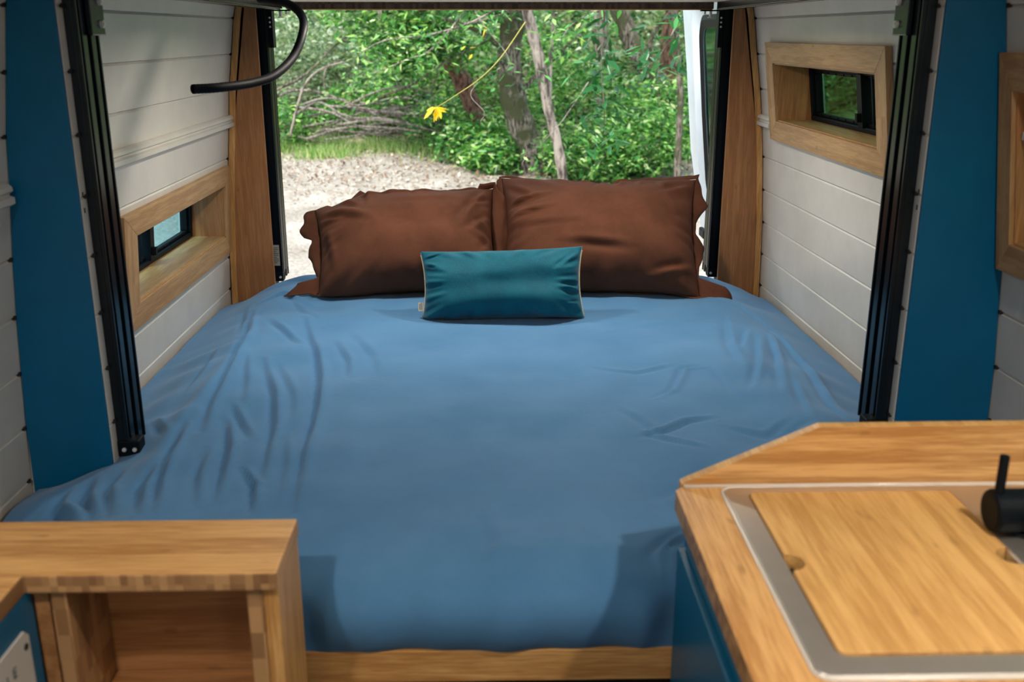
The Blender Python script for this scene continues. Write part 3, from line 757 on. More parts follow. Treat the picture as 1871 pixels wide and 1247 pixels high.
def side_w(a, b, left, right, top, bottom):
    """flange width round the pillow: tables of (position, width) for each side"""
    g = lambda t, x: np.interp(x, [q[0] for q in t], [q[1] for q in t])
    hor = np.abs(a) > np.abs(b)
    return np.where(hor, np.where(a < 0, g(left, b), g(right, b)), np.where(b > 0, g(top, a), g(bottom, a)))
crL = [((-.98, .80), (-.40, .15), .07, .022), ((-.95, .50), (-.60, .30), .05, .010), ((.92, .95), (.60, .05), .06, .020), ((.99, .35), (.66, -.15), .05, .014), ((.99, .70), (.74, .40), .04, .014),
       ((-.6, .80), (.55, .84), .05, .007), ((-.42, .98), (-.40, .55), .04, .009), ((-.7, .9), (-.5, .5), .04, .008), ((.1, .97), (.12, .6), .03, .005), ((-.92, .2), (-.80, -.6), .06, .012), ((-.2, .5), (.7, .55), .09, .004), ((.45, .95), (.40, .6), .05, .006), ((.99, -.1), (.8, -.5), .05, .008)]
lp, f1_, s1_ = build_pillow('brown_pillow', 'rust brown flanged pillow at the left rear of the bed, behind the teal cushion', 'pillow', (-.278, 3.295, .862), .60, .40, .31, R_(38), R_(2), R_(-3.0), crL, 3, M['brown'], .045,
    lambda a, b: side_w(a, b, [(-1, .01), (-.85, .03), (-.76, .105), (-.52, .085), (-.46, .012), (-.34, .02), (-.05, .050), (.16, .030), (.24, .035), (.30, .060), (.5, .058), (.85, .02), (1, .01)],
                        [(-1, .01), (-.5, .04), (-.2, .060), (.15, .05), (.45, .068), (.7, .060), (.9, .02), (1, .01)],
                        [(-1, .005), (-.6, .012), (-.5, .03), (-.4, .012), (.3, .02), (.8, .012), (1, .01)], [(-1, .03), (-.8, .01), (1, .01)]),
    fwd=-.7, sag=.30, pw=2.2, warp=lambda u, v: (0*u, -.050*(1-sm(-1.1, -.15, u))*sm(-.3, 1, v)+.012*np.exp(-((u+.5)/.2)**2)*sm(.3, 1, v)))
crR = [((-.98, .38), (-.55, .48), .045, .018), ((-.98, .12), (-.50, .20), .045, .018), ((-.99, -.02), (-.2, -.10), .06, .009), ((-.95, .80), (-.7, .5), .05, .012), ((.05, .98), (-.05, .60), .04, .010), ((.22, .98), (.15, .65), .03, .009),
       ((.95, .85), (.6, .55), .06, .010), ((-.35, -.40), (.25, -.48), .07, .012), ((-.4, .95), (-.1, .82), .05, .007), ((.4, .95), (.36, .7), .04, .007), ((.9, -.6), (.5, -.8), .06, .014), ((-.15, .97), (-.3, .7), .04, .006), ((.6, .95), (.62, .6), .05, .006), ((.95, .2), (.7, .1), .05, .006)]
rp_, f2_, s2_ = build_pillow('brown_pillow', 'rust brown flanged pillow at the right rear of the bed, beside the white door', 'pillow', (.366, 3.295, .886), .655, .445, .30, R_(36), R_(-3), R_(.2), crR, 11, M['brown'], .045,
    lambda a, b: side_w(a, b, [(-1, .01), (.4, .012), (.7, .03), (.95, .02), (1, .01)],
                        [(-1, .05), (-.86, .11), (-.72, .09), (-.62, .012), (-.45, .016), (-.12, .050), (.12, .012), (.3, .018), (.55, .048), (.80, .03), (1, .012)],
                        [(-1, .01), (.1, .008), (.2, .022), (.6, .022), (.97, .02), (1, .03)], [(-1, .02), (.6, .03), (1, .10)]),
    sag=.30, pw=2.2, warp=lambda u, v: (0*u, -.018*np.exp(-((u-.05)/.35)**2)*sm(.3, 1, v)))
crT = [((.95, .85), (.70, .40), .05, .010), ((.98, -.2), (.78, -.1), .05, .009), ((-.95, .6), (-.8, .5), .05, .008), ((-.3, .2), (.2, .1), .2, .002), ((-.97, .75), (-.75, .9), .04, .006), ((.98, -.55), (.8, -.6), .04, .006)]
tp, f3_, s3_ = build_pillow('teal_cushion', 'small teal velvet cushion with gold piping lying against the brown pillows', 'cushion', (.035, 2.905, .826), .480, .215, .135, R_(20), R_(-3), R_(-2.2), crT, 21, M['teal'], 0, None, None, pinch=.035, sag=.28, pw=3.0)
X, Z, T = s3_
for j, nm in ((0, 'piping'), (-1, 'piping')):
    pts = [f3_((X[i, j]*1.003, .006, Z[i, j])) for i in range(3, X.shape[0]-3, 2)]
    mb = MB(); mb.tube(pts, .0012, 8); mb.build(nm, M['piping'], tp, smooth=True)
mb = MB(); a = [f3_((x, -.012, z)) for x, z in ((-.252, -.072), (-.237, -.072), (-.237, -.046), (-.252, -.046))]
mb.prism(a, f3_((0, .0015, 0))-f3_((0, 0, 0))); tg = mb.build('care_tag', M['tag'], tp)
mb = MB()
for k in range(3):
    x0 = -.2490+.0035*k; a = [f3_((x, -.0132, z)) for x, z in ((x0, -.068), (x0+.0014, -.068), (x0+.0014, -.050+.002*k), (x0, -.050+.002*k))]
    mb.prism(a, f3_((0, .001, 0))-f3_((0, 0, 0)))
mb.build('printed_line', M['ink'], tg)

# ------------------------------------------------------------------ left cabinet with open cubby
lc = thing('storage_cabinet', (-.62, 1.28, 0), 'bamboo cabinet with an open cubby and blue side in front of the bed', 'cabinet')
wt = MB()
L_ = [(-.293, 1.203), (-.293, 1.362), (-.965, 1.362), (-.965, .35), (-.634, .35), (-.634, 1.203)]
wt.prism([(x, y, .822) for x, y in L_], (0, 0, .028)); wo = wt.build('worktop', [M['bamX'], M['edgeX']], lc, bevel=.003)
for p in wo.data.polygons:
    if abs(p.normal.z) < .5: p.material_index = 1
mb = MB(); mb.box(-.2955, -.2925, 1.206, 1.359, .826, .848); mb.build('light_edge_strip', M['bamY'], lc)
box('side_panel', M['bamZ'], lc, -.316, -.2945, 1.215, 1.360, .0, .8215, bevel=.0015)
box('side_panel', M['edgeZ'], lc, -.3385, -.3165, 1.213, 1.340, .0, .8215, bevel=.0015)
box('side_panel', M['edgeZ'], lc, -.606, -.584, 1.213, 1.340, .0, .8215, bevel=.0015)
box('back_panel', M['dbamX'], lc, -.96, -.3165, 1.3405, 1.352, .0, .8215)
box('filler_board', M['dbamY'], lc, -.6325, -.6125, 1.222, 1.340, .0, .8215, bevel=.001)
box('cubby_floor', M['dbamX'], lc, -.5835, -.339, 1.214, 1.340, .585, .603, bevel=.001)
box('cubby_front', M['bamX'], lc, -.5835, -.339, 1.216, 1.232, .03, .584, bevel=.001)
box('blue_side', M['blue'], lc, -.652, -.634, .36, 1.220, .0, .8215, bevel=.001)
# control plate
cp = thing('control_plate', (-.6335, 1.09, .60), 'white metal plate with grey markings screwed to the blue cabinet side', 'plate')
pl = [(1.190, .60), (1.190, .768), (1.178, .780), (1.03, .780), (1.018, .768), (1.018, .60)]
mb = MB(); mb.prism([(-.6338, y, z) for y, z in pl], (.003, 0, 0)); mb.build('plate_body', M['white_plain'], cp, bevel=.001)
mb = MB(); mb.cyl((-.6307, 1.177, .757), (1, 0, 0), .0048, .0015, 14); mb.build('screw', M['gap'], cp)
def text(name, s, loc, size, mat, parent, rot, ext=.0004):
    c = bpy.data.curves.new(name, 'FONT'); c.body = s; c.size = size; c.extrude = ext; c.align_x = 'LEFT'
    o = bpy.data.objects.new(name, c); COL.objects.link(o); o.rotation_euler = rot
    o.location = Vector(loc)-(ORG[parent.name] if parent is not None else Vector((0, 0, 0)))
    if parent is not None: o.parent = parent
    c.materials.append(mat)
    bpy.context.view_layer.update(); me = bpy.data.meshes.new_from_object(o.evaluated_get(bpy.context.evaluated_depsgraph_get()))
    q = bpy.data.objects.new(name, me); COL.objects.link(q); q.location = o.location; q.rotation_euler = o.rotation_euler; q.parent = parent
    bpy.data.objects.remove(o); q.name = name; return q
text('printed_text', 'I L E', (-.6304, 1.105, .735), .022, M['ink'], cp, (R_(90), 0, R_(90)))
mb = MB(); mb.box(-.6307, -.6300, 1.10, 1.16, .690, .700); mb.box(-.6307, -.6300, 1.12, 1.15, .670, .682); mb.build('printed_mark', M['ink'], cp)

# ------------------------------------------------------------------ right kitchen unit
kc = thing('kitchen_cabinet', (.66, .95, 0), 'blue kitchen cabinet below the bamboo worktop, right of the bed', 'cabinet')
box('carcass', M['blue'], kc, .312, 1.00, .42, 1.384, .0, .846, bevel=.001)
box('door', M['blue'], kc, .2895, .3115, .98, 1.385, .04, .782, bevel=.0025)
box('door', M['blue'], kc, .2895, .3115, .46, .974, .04, .782, bevel=.0025)
box('door_rail', M['blue'], kc, .300, .3118, .44, 1.384, .786, .845, bevel=.001)
kw = thing('kitchen_worktop', (.66, .95, .85), 'bamboo worktop with clipped splashback around the steel sink', 'worktop')
SX0, SX1, SY0, SY1 = .362, .896, .925, 1.372
mb = MB(); wx0, wx1, wy0, wy1, z0, z1 = .2815, 1.025, .42, 1.394, .8475, .880
# frame of four pieces around the sink cut-out, front corner nipped
mb.prism([(wx0, wy0, z0), (SX0, wy0, z0), (SX0, wy1, z0), (wx0+.012, wy1, z0), (wx0, wy1-.012, z0)], (0, 0, z1-z0))
mb.box(SX0, SX1, wy0, SY0, z0, z1); mb.box(SX0, SX1, SY1, wy1, z0, z1); mb.box(SX1, wx1, wy0, wy1, z0, z1)
wo = mb.build('worktop_board', [M['bamY'], M['edgeY']], kw)
for p in wo.data.polygons:
    if abs(p.normal.z) < .5: p.material_index = 1
mb = MB()
sp = [(.292, 1.395, .850), (.292, 1.395, .884), (.298, 1.395, .888), (.500, 1.395, .978), (1.0, 1.395, .9795), (1.0, 1.395, .850)]
mb.prism(sp, (0, .018, 0)); so = mb.build('splashback', [M['bamX'], M['board'], M['bamX']], kw, bevel=.0012)
for p in so.data.polygons:
    if p.normal.z > .3: p.material_index = 1
mb = MB(); mb.tube([(.296, 1.3935, .8815), (1.0, 1.3935, .8815)], .0030, 8); mb.build('sealant_bead', M['silicone'], kw, smooth=True)

sk = thing('sink', (.66, 1.15, .70), 'brushed steel sink set into the bamboo worktop, mostly covered by the board', 'sink')
mb = MB()
fx0, fx1, fy0, fy1, bx0, bx1, by0, by1 = .352, .905, .913, 1.386, .386, .6975, .950, 1.3655
def rr(x0, x1, y0, y1, r, n=5):
    return [(x, y) for x, y in rrect(x0, x1, y0, y1, r, n)]
A = rr(fx0, fx1, fy0, fy1, .018); A2 = rr(fx0+.003, fx1-.003, fy0+.003, fy1-.003, .016); B = rr(bx0, bx1, by0, by1, .016); B2 = rr(bx0+.002, bx1-.002, by0+.002, by1-.002, .014)
Cc = rr(bx0+.004, bx1-.004, by0+.004, by1-.004, .05)
n = len(A)
lv = [(A, .8805), (A2, .8838), (B, .8835), (B2, .8805), (Cc, .74), ]
vs = []; fs = []
for L0, z in lv: vs += [(x, y, z) for x, y in L0]
for q in range(len(lv)-1):
    fs += [(q*n+i, q*n+(i+1) % n, (q+1)*n+(i+1) % n, (q+1)*n+i) for i in range(n)]
fs.append(tuple((len(lv)-1)*n+i for i in range(n)))
mb.add(vs, fs); so = mb.build('basin', M['steel'], sk)
mb = MB()
P_ = rr(fx0-.002, fx1+.002, fy0-.002, fy1+.002, .02); pts = [(x, y, .8810) for x, y in P_]; mb.tube(pts+[pts[0]], .0022, 6, caps=False); mb.build('sealant_bead', M['silicone'], sk, smooth=True)

# cutting board with two finger notches
cx0, cx1, cy0_, cy1_ = .389, .6945, .9535, 1.3620
def notch(xc, yc, r, s, n=14):
    return [(xc+s*r*math.cos(t), yc+r*1.0*math.sin(t)) for t in [(-math.pi/2+math.pi*k/n) for k in range(n+1)]]
outl = []
outl += [(cx0+.008, cy0_), (cx1-.008, cy0_), (cx1-.002, cy0_+.002), (cx1, cy0_+.008)]
outl += notch(cx1, 1.165, .0225, -1)
outl += [(cx1, cy1_-.008), (cx1-.002, cy1_-.002), (cx1-.008, cy1_), (cx0+.008, cy1_), (cx0+.002, cy1_-.002), (cx0, cy1_-.008)]
nl = notch(cx0, 1.155, .0215, 1); outl += list(reversed(nl))
outl += [(cx0, cy0_+.008), (cx0+.002, cy0_+.002)]
mb = MB(); mb.prism([(x, y, .8635) for x, y in outl], (0, 0, .0225))
tag(mb.build('cutting_board', M['board'], bevel=.0012), 'bamboo cutting board with two finger notches fitted over the sink', 'cutting board')

# black tap
tpz = .8842
fa = thing('sink_tap', (.745, 1.225, tpz), 'matte black tap with upright lever behind the cutting board', 'tap')
mb = MB(); mb.cyl((.748, 1.235, tpz), (0, 0, 1), .029, .006, 28); mb.cyl((.748, 1.235, tpz+.006), (0, 0, 1), .024, .03, 28); mb.build('tap_base', M['matte'], fa, smooth=False, bevel=.002)
mb = MB(); mb.cyl((.690, 1.235, tpz+.032), (1, 0, 0), .0305, .135, 32); mb.build('tap_body', M['matte'], fa, bevel=.006)
mb = MB(); mb.cyl((.6985, 1.232, tpz+.050), (0, 0, 1), .0066, .066, 14); mb.build('lever', M['matte'], fa, bevel=.001)
mb = MB(); mb.tube(smooth_path([(.752, 1.22, tpz+.030), (.752, 1.17, tpz+.030), (.750, 1.10, tpz+.028), (.748, 1.03, tpz+.024), (.747, 1.015, tpz+.014)], 5), .017, 16); mb.build('spout', M['matte'], fa, smooth=True)

# ------------------------------------------------------------------ ceiling lamps (in front of the bunk), plus an added fill pair behind the camera
LAMPS = ((-.60, .42, CEIL, 1.02, 'round ceiling lamp over the open cubby on the left'), (.80, .72, CEIL, 1.15, 'round ceiling lamp over the sink on the right'),
         (-.62, -.6, CEIL, .55, 'unseen fill lamp added on the left behind the camera'), (.78, -.6, CEIL, .55, 'unseen fill lamp added on the right behind the camera'),  # this pair is added fill for the near walls, no known lamps
         (-.33, 2.80, 1.652, .74, 'round lamp under the raised bunk, nearer the ribbed hose'), (.40, 2.80, 1.652, .74, 'round lamp under the raised bunk, nearer the right window'))
for x, y, zc, e, lab in LAMPS:
    t = thing('puck_lamp', (x, y, zc-.016), lab, 'lamp', 'round puck lamps')
    mb = MB(); mb.cyl((x, y, zc-.001), (0, 0, -1), .045, .013, 28); mb.build('housing', M['matte'], t, bevel=.002)
    mb = MB(); mb.cyl((x, y, zc-.0141), (0, 0, -1), .036, .0015, 28); mb.build('diffuser', M['lampface'], t)
    L = bpy.data.lights.new('lamp_light', 'AREA'); L.shape = 'DISK'; L.size = .07; L.energy = LAMP_W*e; L.color = (1, .90, .78); L.spread = R_(164 if zc > 1.8 else 165)
    lo = bpy.data.objects.new('lamp_light', L); COL.objects.link(lo); lo.parent = t; lo.location = (0, 0, -.002)

# ================================================================== outdoors
rng = np.random.default_rng(12); random.seed(4)
def gz(x, y):
    x = np.asarray(x, float); y = np.asarray(y, float)
    z = -.6+np.maximum(0, y-9)*.05+.03*np.sin(x*1.3+y*.7)*np.clip((y-7)/4, 0, 1)
    z = z+np.maximum(0, y-16.5)*.10+np.maximum(0, y-19)*.42+.10*np.sin(x*.9+2)*np.clip((y-15)/4, 0, 1)
    z = z+np.maximum(0, np.abs(x)-7.5)*.25*np.clip((y-3)/6, 0, 1)
    return z
xs = np.linspace(-16, 16, 130); ys = np.concatenate([np.linspace(-6, 22, 150), np.linspace(22.4, 34, 26)])
Xg, Yg = np.meshgrid(xs, ys); Zg = gz(Xg, Yg)+.012*rng.standard_normal(Xg.shape)*(Yg > 7)
V = np.stack([Xg, Yg, Zg], -1).reshape(-1, 3); nx = len(xs); i = (np.arange(len(ys)-1)[:, None]*nx+np.arange(nx-1)[None, :]).ravel()
gm, nt, nn, ll, bb = newmat('dirt_and_litter')
v = coords(nt); f1 = noise(nt, v, 1.2, 5, .6); f2 = noise(nt, v, 26, 6, .75)
ff = math_(nt, 'ADD', math_(nt, 'MULTIPLY', f1, .35), math_(nt, 'MULTIPLY', f2, .65))
base = ramp(nt, ff, [(.36, (.17, .135, .11)), (.5, (.33, .29, .26)), (.62, (.49, .45, .42))])
far = ramp(nt, f2, [(.35, (.06, .07, .03)), (.6, (.24, .26, .13))])
sp = N(nt, 'ShaderNodeSeparateXYZ'); ll.new(v, sp.inputs[0])
msk = N(nt, 'ShaderNodeMapRange'); msk.inputs[1].default_value = 0; msk.inputs[2].default_value = 1
yb_ = math_(nt, 'ADD', sp.outputs[1], math_(nt, 'MULTIPLY', math_(nt, 'SUBTRACT', f1, .5), 4))
GO = float(V[:, 1].mean())
mr = N(nt, 'ShaderNodeMapRange'); mr.inputs[1].default_value = 15.0-GO; mr.inputs[2].default_value = 18.0-GO; ll.new(yb_, mr.inputs[0])
ll.new(mixc(nt, mr.outputs[0], base, far), bb.inputs['Base Color']); bb.inputs['Roughness'].default_value = .95
bump(nt, bb, f2, .03, .6)
g_ = fastmesh('ground', V, np.stack([i, i+1, i+nx+1, i+nx], 1), gm, None, True); tag(g_, kind='structure')

G1 = leafmat('leaf_bright', [(0, (.01, .05, .012)), (.3, (.04, .17, .04)), (.6, (.12, .38, .09)), (.85, (.36, .62, .16)), (1, (.72, .84, .50))])  # darkest and palest stops stand in for shaded gaps and sky speckles
G2 = leafmat('leaf_mid', [(0, (.012, .05, .015)), (.5, (.04, .18, .05)), (.85, (.12, .34, .09)), (1, (.42, .58, .32))], .4)
G3 = leafmat('leaf_grey', [(0, (.08, .13, .08)), (.4, (.22, .32, .21)), (.8, (.42, .50, .38)), (1, (.72, .76, .68))], .35)
G4 = leafmat('leaf_bay', [(0, (.01, .07, .02)), (.6, (.03, .17, .05)), (1, (.09, .32, .08))], .35, .3)
GY = leafmat('leaf_yellow', [(0, (.75, .50, .02)), (1, (.90, .72, .05))], .4)
GB = leafmat('leaf_litter', [(0, (.09, .045, .025)), (.35, (.24, .14, .09)), (.7, (.42, .30, .22)), (1, (.70, .62, .54))], .1, .7)
GG = leafmat('grass_blade', [(0, (.06, .17, .03)), (.5, (.20, .38, .08)), (.8, (.42, .52, .20)), (1, (.58, .55, .32))], .4)
BK1 = barkmat('bark_dark_mossy', (.008, .006, .005), (.24, .20, .16), (.05, .055, .02)); BK2 = barkmat('bark_pale', (.05, .035, .03), (.36, .30, .26), None, 14)
BK3 = barkmat('bark_red_brown', (.035, .015, .01), (.24, .12, .085)); BK4 = barkmat('dead_wood', (.10, .08, .07), (.34, .29, .26))

def leaves(pos, size, wid, droop=.2, up=.5, rg=rng):
    n = len(pos); d = rg.standard_normal((n, 3)); d[:, 2] = d[:, 2]*.5-droop; d /= np.linalg.norm(d, axis=1)[:, None]
    nr = rg.standard_normal((n, 3)); nr[:, 2] = np.abs(nr[:, 2])+up*2; s = np.cross(d, nr); s /= np.linalg.norm(s, axis=1)[:, None]+1e-9
    nn_ = np.cross(s, d)
    L = (size*rg.uniform(.6, 1.25, n))[:, None]; Wd = L*wid*.5
    b = pos; tip = pos+d*L; l = pos+d*L*.42+s*Wd+nn_*Wd*.35; r = pos+d*L*.42-s*Wd+nn_*Wd*.35
    l2 = pos+d*L*.75+s*Wd*.62+nn_*Wd*.2; r2 = pos+d*L*.75-s*Wd*.62+nn_*Wd*.2
    V = np.stack([b, l, l2, tip, r2, r], 1).reshape(-1, 3); k = np.arange(n)*6
    F = np.concatenate([np.stack([k, k+1, k+2, k+3], 1), np.stack([k, k+3, k+4, k+5], 1)])
    return V, F
def clump(c, rad, n, rg=rng):
    p = rg.standard_normal((n, 3)); p /= np.linalg.norm(p, axis=1)[:, None]; r = rg.uniform(.25, 1, n)**.5
    return np.array(c)+p*r[:, None]*np.array(rad)
def sprays(cs, per, rad, rg=rng):   # small sprays of leaves round many centres
    c = np.repeat(cs, per, 0); return c+rg.standard_normal(c.shape)*rad

def tree(name, label, path, radii, bark, fol=None, fmat=G1, nleaf=0, twigs=(), lsize=.10, lw=.34, group=None, cat='tree'):
    pts = smooth_path(path, 6); base = Vector(path[0]); n = len(pts)
    rs = list(np.interp(np.linspace(0, 1, n), np.linspace(0, 1, len(radii)), radii)); rs = [r*(1+.08*math.sin(i*1.7)) for i, r in enumerate(rs)]
    t = thing(name, base, label, cat, group)
    mb = MB(); mb.tube(pts, rs, 14); mb.build('trunk', bark, t, smooth=True)
    for tw in twigs:
        q = smooth_path(tw[0], 5); mb = MB(); mb.tube(q, list(np.linspace(tw[1], tw[1]*.35, len(q))), 7); mb.build('branch', bark, t, smooth=True)
    if fol:
        ps = []
        for c, rad, k in fol:
            cs = clump(c, rad, max(1, k//9)); ps.append(sprays(cs, 9, .06))
        V, F = leaves(np.concatenate(ps), lsize, lw); fastmesh('foliage', V, F, fmat, t)
    return t
def A_(u, v, Y): return tuple(at(u, v, Y))
def base_at(u, v, Y):
    p = at(u, v, Y); return (p.x, Y, float(gz(p.x, Y))-.08)
def ext(p, q, z):   # carry a trunk on in the direction p->q up to height z
    p = Vector(p); q = Vector(q); d = q-p; return tuple(q+d*((z-q.z)/d.z))

a = [base_at(985, 330, 14.2), A_(965, 262, 14.2), A_(938, 180, 14.2), A_(930, 100, 14.2), A_(940, 20, 14.2)]
tree('oak_tree', 'thick dark mossy trunk left of the thin pale trunk', a+[ext(a[-2], a[-1], 4.6)], [.22, .19, .18, .17, .16, .12], BK1,
     [((.2, 14.3, 2.9), (1.5, 1.2, .9), 3600), ((-.1, 13.7, 2.0), (1.0, .8, .30), 800)], G2, lsize=.14, twigs=[([a[3], A_(880, 60, 13.9), A_(800, 30, 13.7)], .05), ([a[2], A_(1000, 120, 14.4), A_(1060, 60, 14.5)], .035)])
a = [base_at(1035, 330, 12.6), A_(1020, 270, 12.6), A_(1002, 200, 12.6), A_(985, 110, 12.6), A_(966, 30, 12.6)]
tree('slender_tree', 'thin pale grey trunk right of the thick mossy one', a+[ext(a[-2], a[-1], 4.4)], [.070, .062, .060, .072, .068, .05], BK2,
     [((.4, 12.5, 3.0), (1.3, 1.1, .8), 3000)], G1, twigs=[([a[2], A_(1005, 130, 12.7), A_(1012, 20, 12.8)], .04)])
a = [base_at(905, 262, 15.5), A_(882, 232, 15.5), A_(862, 190, 15.5), A_(835, 130, 15.5), A_(795, 72, 15.5), A_(775, 30, 15.5)]
tree('leaning_tree', 'short red-brown trunk leaning left amid the bright leaves', a+[ext(a[-2], a[-1], 4.3)], [.12, .10, .13, .14, .13, .10, .07], BK3,
     [((-1.3, 15.0, 2.1), (1.2, .9, .8), 3200), ((-.8, 15.6, 3.4), (1.6, 1.2, .7), 2000), ((-1.0, 14.8, 1.35), (.8, .5, .35), 1500)], G1, lsize=.145)
a = [base_at(1238, 205, 17.0), A_(1215, 175, 17), A_(1185, 130, 17), A_(1160, 90, 17), A_(1135, 30, 17)]
tree('dark_leaning_tree', 'dark trunk leaning left near the white door', a+[ext(a[-2], a[-1], 4.8)], [.22, .20, .17, .15, .14, .10], BK1,
     [((2.4, 17.2, 3.3), (1.6, 1.3, 1.0), 4200)], G2, twigs=[([a[2], A_(1190, 70, 16.8), A_(1225, 20, 16.7)], .06)])
a = [base_at(1232, 200, 18.0), A_(1226, 140, 18), A_(1220, 80, 18), A_(1228, 20, 18)]
tree('reddish_tree', 'reddish upright trunk behind the dark leaning one', a+[ext(a[-2], a[-1], 5)], [.17, .15, .13, .12, .08], BK3, [((3.4, 18.4, 3.2), (1.4, 1.2, 1.0), 2600)], G1)
a = [base_at(1238, 320, 12.4), A_(1240, 260, 12.4), A_(1243, 180, 12.4), A_(1240, 120, 12.4), A_(1232, 30, 12.4)]
tree('thin_tree', 'thin upright trunk just left of the white van door', a+[ext(a[-2], a[-1], 4.4)], [.045, .042, .040, .038, .035, .02], BK1, [((2.3, 12.2, 2.7), (.8, .8, .8), 1500)], G4)
a = [base_at(1105, 180, 19), A_(1100, 120, 19), A_(1098, 30, 19)]
tree('background_tree', 'grey-brown trunk far behind the hanging bay leaves', a+[ext(a[-2], a[-1], 5.5)], [.16, .14, .13, .09], BK2, [((1.9, 19.3, 3.6), (2.0, 1.2, 1.1), 3500)], G1)
a = [base_at(700, 200, 19.5), A_(715, 120, 19.5), A_(700, 30, 19.5)]
tree('background_tree', 'thin trunk far back above the brush pile', a+[ext(a[-2], a[-1], 5.5)], [.10, .09, .08, .05], BK2, [((-2.2, 19.2, 3.3), (2.2, 1.2, 1.0), 3600)], G1)
# trees off to the sides (seen through the side windows and when stepping aside)
for k, (x, y, s, lab) in enumerate(((3.9, 3.6, 1.0, 'green tree outside the right window of the van'), (4.6, 6.8, 1.1, 'green tree beyond the open white door'), (-7.0, 13.5, 1.2, 'green tree at the far left of the clearing'), (7.6, 13.0, 1.2, 'green tree at the far right behind the door'))):
    z = float(gz(x, y)); tree('side_tree', lab, [(x, y, z-.08), (x+.1, y, z+1.2), (x, y+.1, z+2.6), (x+.15, y, z+4.4)], [.16, .13, .10, .05], BK2,
        [((x, y, z+2.4), (1.3*s, 1.5*s, 1.5*s), 4200)], G2, lsize=.12)

def shrub(label, c, rad, n, mat, ls=.105, lw=.42, name='leafy_shrub', up=.5, group=None):
    x, y = c; z = float(gz(x, y)); t = thing(name, (x, y, z-.02), label, 'shrub', group)
    mb = MB()
    for k in range(7):
        a = k*.9; e = (x+rad[0]*.55*math.cos(a), y+rad[1]*.55*math.sin(a), z+rad[2]*1.2)
        mb.tube([(x+.03*math.cos(a), y+.03*math.sin(a), z-.05), ((x+e[0])/2, (y+e[1])/2, z+rad[2]*.7), e], [.014, .010, .004], 6)
    mb.build('stem', BK2, t)
    ps = clump((x, y, z+rad[2]*.85), rad, max(1, n//10)); ps = sprays(ps, 7, .07); ps[:, 2] = np.maximum(ps[:, 2], gz(ps[:, 0], ps[:, 1])+.02)
    V, F = leaves(ps, ls, lw, .05, up); fastmesh('foliage', V, F, mat, t); return t
SH = [('bright shrub at the foot of the pale trunk', (1.35, 13.6), (.75, .7, .42), 3600, G1), ('dense green shrub below the hanging bay leaves', (2.05, 13.9), (.75, .7, .55), 4200, G1),
      ('tall green shrub behind the pale trunk', (1.5, 15.6), (1.1, .8, .8), 5200, G1), ('shrub beside the dark leaning trunk', (2.75, 15.2), (.8, .7, .65), 3800, G1),
      ('low shrub left of the mossy trunk', (-.15, 15.0), (.65, .5, .36), 2900, G1), ('dark low shrub at the edge of the leaf litter', (.1, 14.4), (.55, .45, .24), 1900, G1),
      ('shrub under the red-brown leaning trunk', (-.55, 16.2), (.8, .6, .45), 3200, G1), ('pale grey-green thicket at the far left', (-3.9, 18.0), (1.3, .9, 1.2), 5600, G3),
      ('pale thicket behind the brush pile', (-2.4, 18.6), (1.3, .9, 1.0), 5200, G3), ('green shrub at the left end of the brush pile', (-3.4, 16.4), (.7, .5, .42), 2300, G1),
      ('green shrub amid the brush pile', (-2.2, 17.2), (.7, .5, .5), 2300, G1), ('leafy shrub beyond the grass', (-1.2, 17.6), (1.0, .7, .8), 3800, G1),
      ('tall leafy shrub far behind the mossy trunk', (.4, 18.2), (1.3, .9, 1.0), 4800, G1), ('tall leafy shrub far behind the white door', (4.2, 16.8), (1.3, .9, 1.2), 4200, G2),
      ('shrub on the far left slope', (-5.8, 17.5), (1.4, 1.0, 1.3), 3800, G2)]
for s_ in SH: shrub(s_[0], *s_[1:])

# hillside undergrowth closing the view
n = 26000; px_ = rng.uniform(-8.5, 9, n); py_ = rng.uniform(18.2, 24, n); pz_ = gz(px_, py_)+rng.uniform(0, 1, n)**1.3*1.3
V, F = leaves(np.stack([px_, py_, pz_], 1), .17, .45, .05, .4)
hv = fastmesh('undergrowth', V, F, leafmat('undergrowth_leaf', [(0, (.012, .04, .018)), (.35, (.05, .15, .05)), (.7, (.22, .40, .18)), (.9, (.50, .62, .42)), (1, (.85, .90, .80))], .4)); tag(hv, 'green leafy undergrowth covering the hillside behind the trees', 'undergrowth', kind='stuff')  # dark stops put the shade between leaves into the colour
# fallen leaves
n = 21000; py_ = rng.uniform(9.5, 18.5, n); px_ = rng.uniform(-6, 6, n); keep = rng.random(n) < np.clip((py_-11.5)/2.0, .05, 1); px_, py_ = px_[keep], py_[keep]
V, F = leaves(np.stack([px_, py_, gz(px_, py_)+.02], 1), .065, .45, -.1, 3.0)
tag(fastmesh('leaf_litter', V, F, GB), 'tan fallen leaves scattered over the clearing', 'leaf litter', kind='stuff')
# grass
n = 4200; c = np.array([(-2.5, 15.4, .40, .30), (-2.0, 16.2, .35, .3), (-.8, 15.8, .9, .6), (-3.4, 16.1, .35, .3), (.1, 15.4, .7, .5), (-1.4, 16.3, .5, .4), (-2.9, 16.4, .5, .3)])
k = rng.integers(0, 7, n); px_ = c[k, 0]+rng.standard_normal(n)*c[k, 2]*.6; py_ = c[k, 1]+rng.standard_normal(n)*c[k, 3]*.6; z = gz(px_, py_)
hgt = rng.uniform(.06, .20, n); lx = rng.standard_normal(n)*.05; ly = rng.standard_normal(n)*.05
P0 = np.stack([px_-.005, py_, z-.01], 1); P1 = np.stack([px_+.005, py_, z-.01], 1); P2 = np.stack([px_+lx, py_+ly, z+hgt], 1); P3 = P2+np.array([-.003, 0, 0])
V = np.stack([P0, P1, P2, P3], 1).reshape(-1, 3); kk = np.arange(n)*4
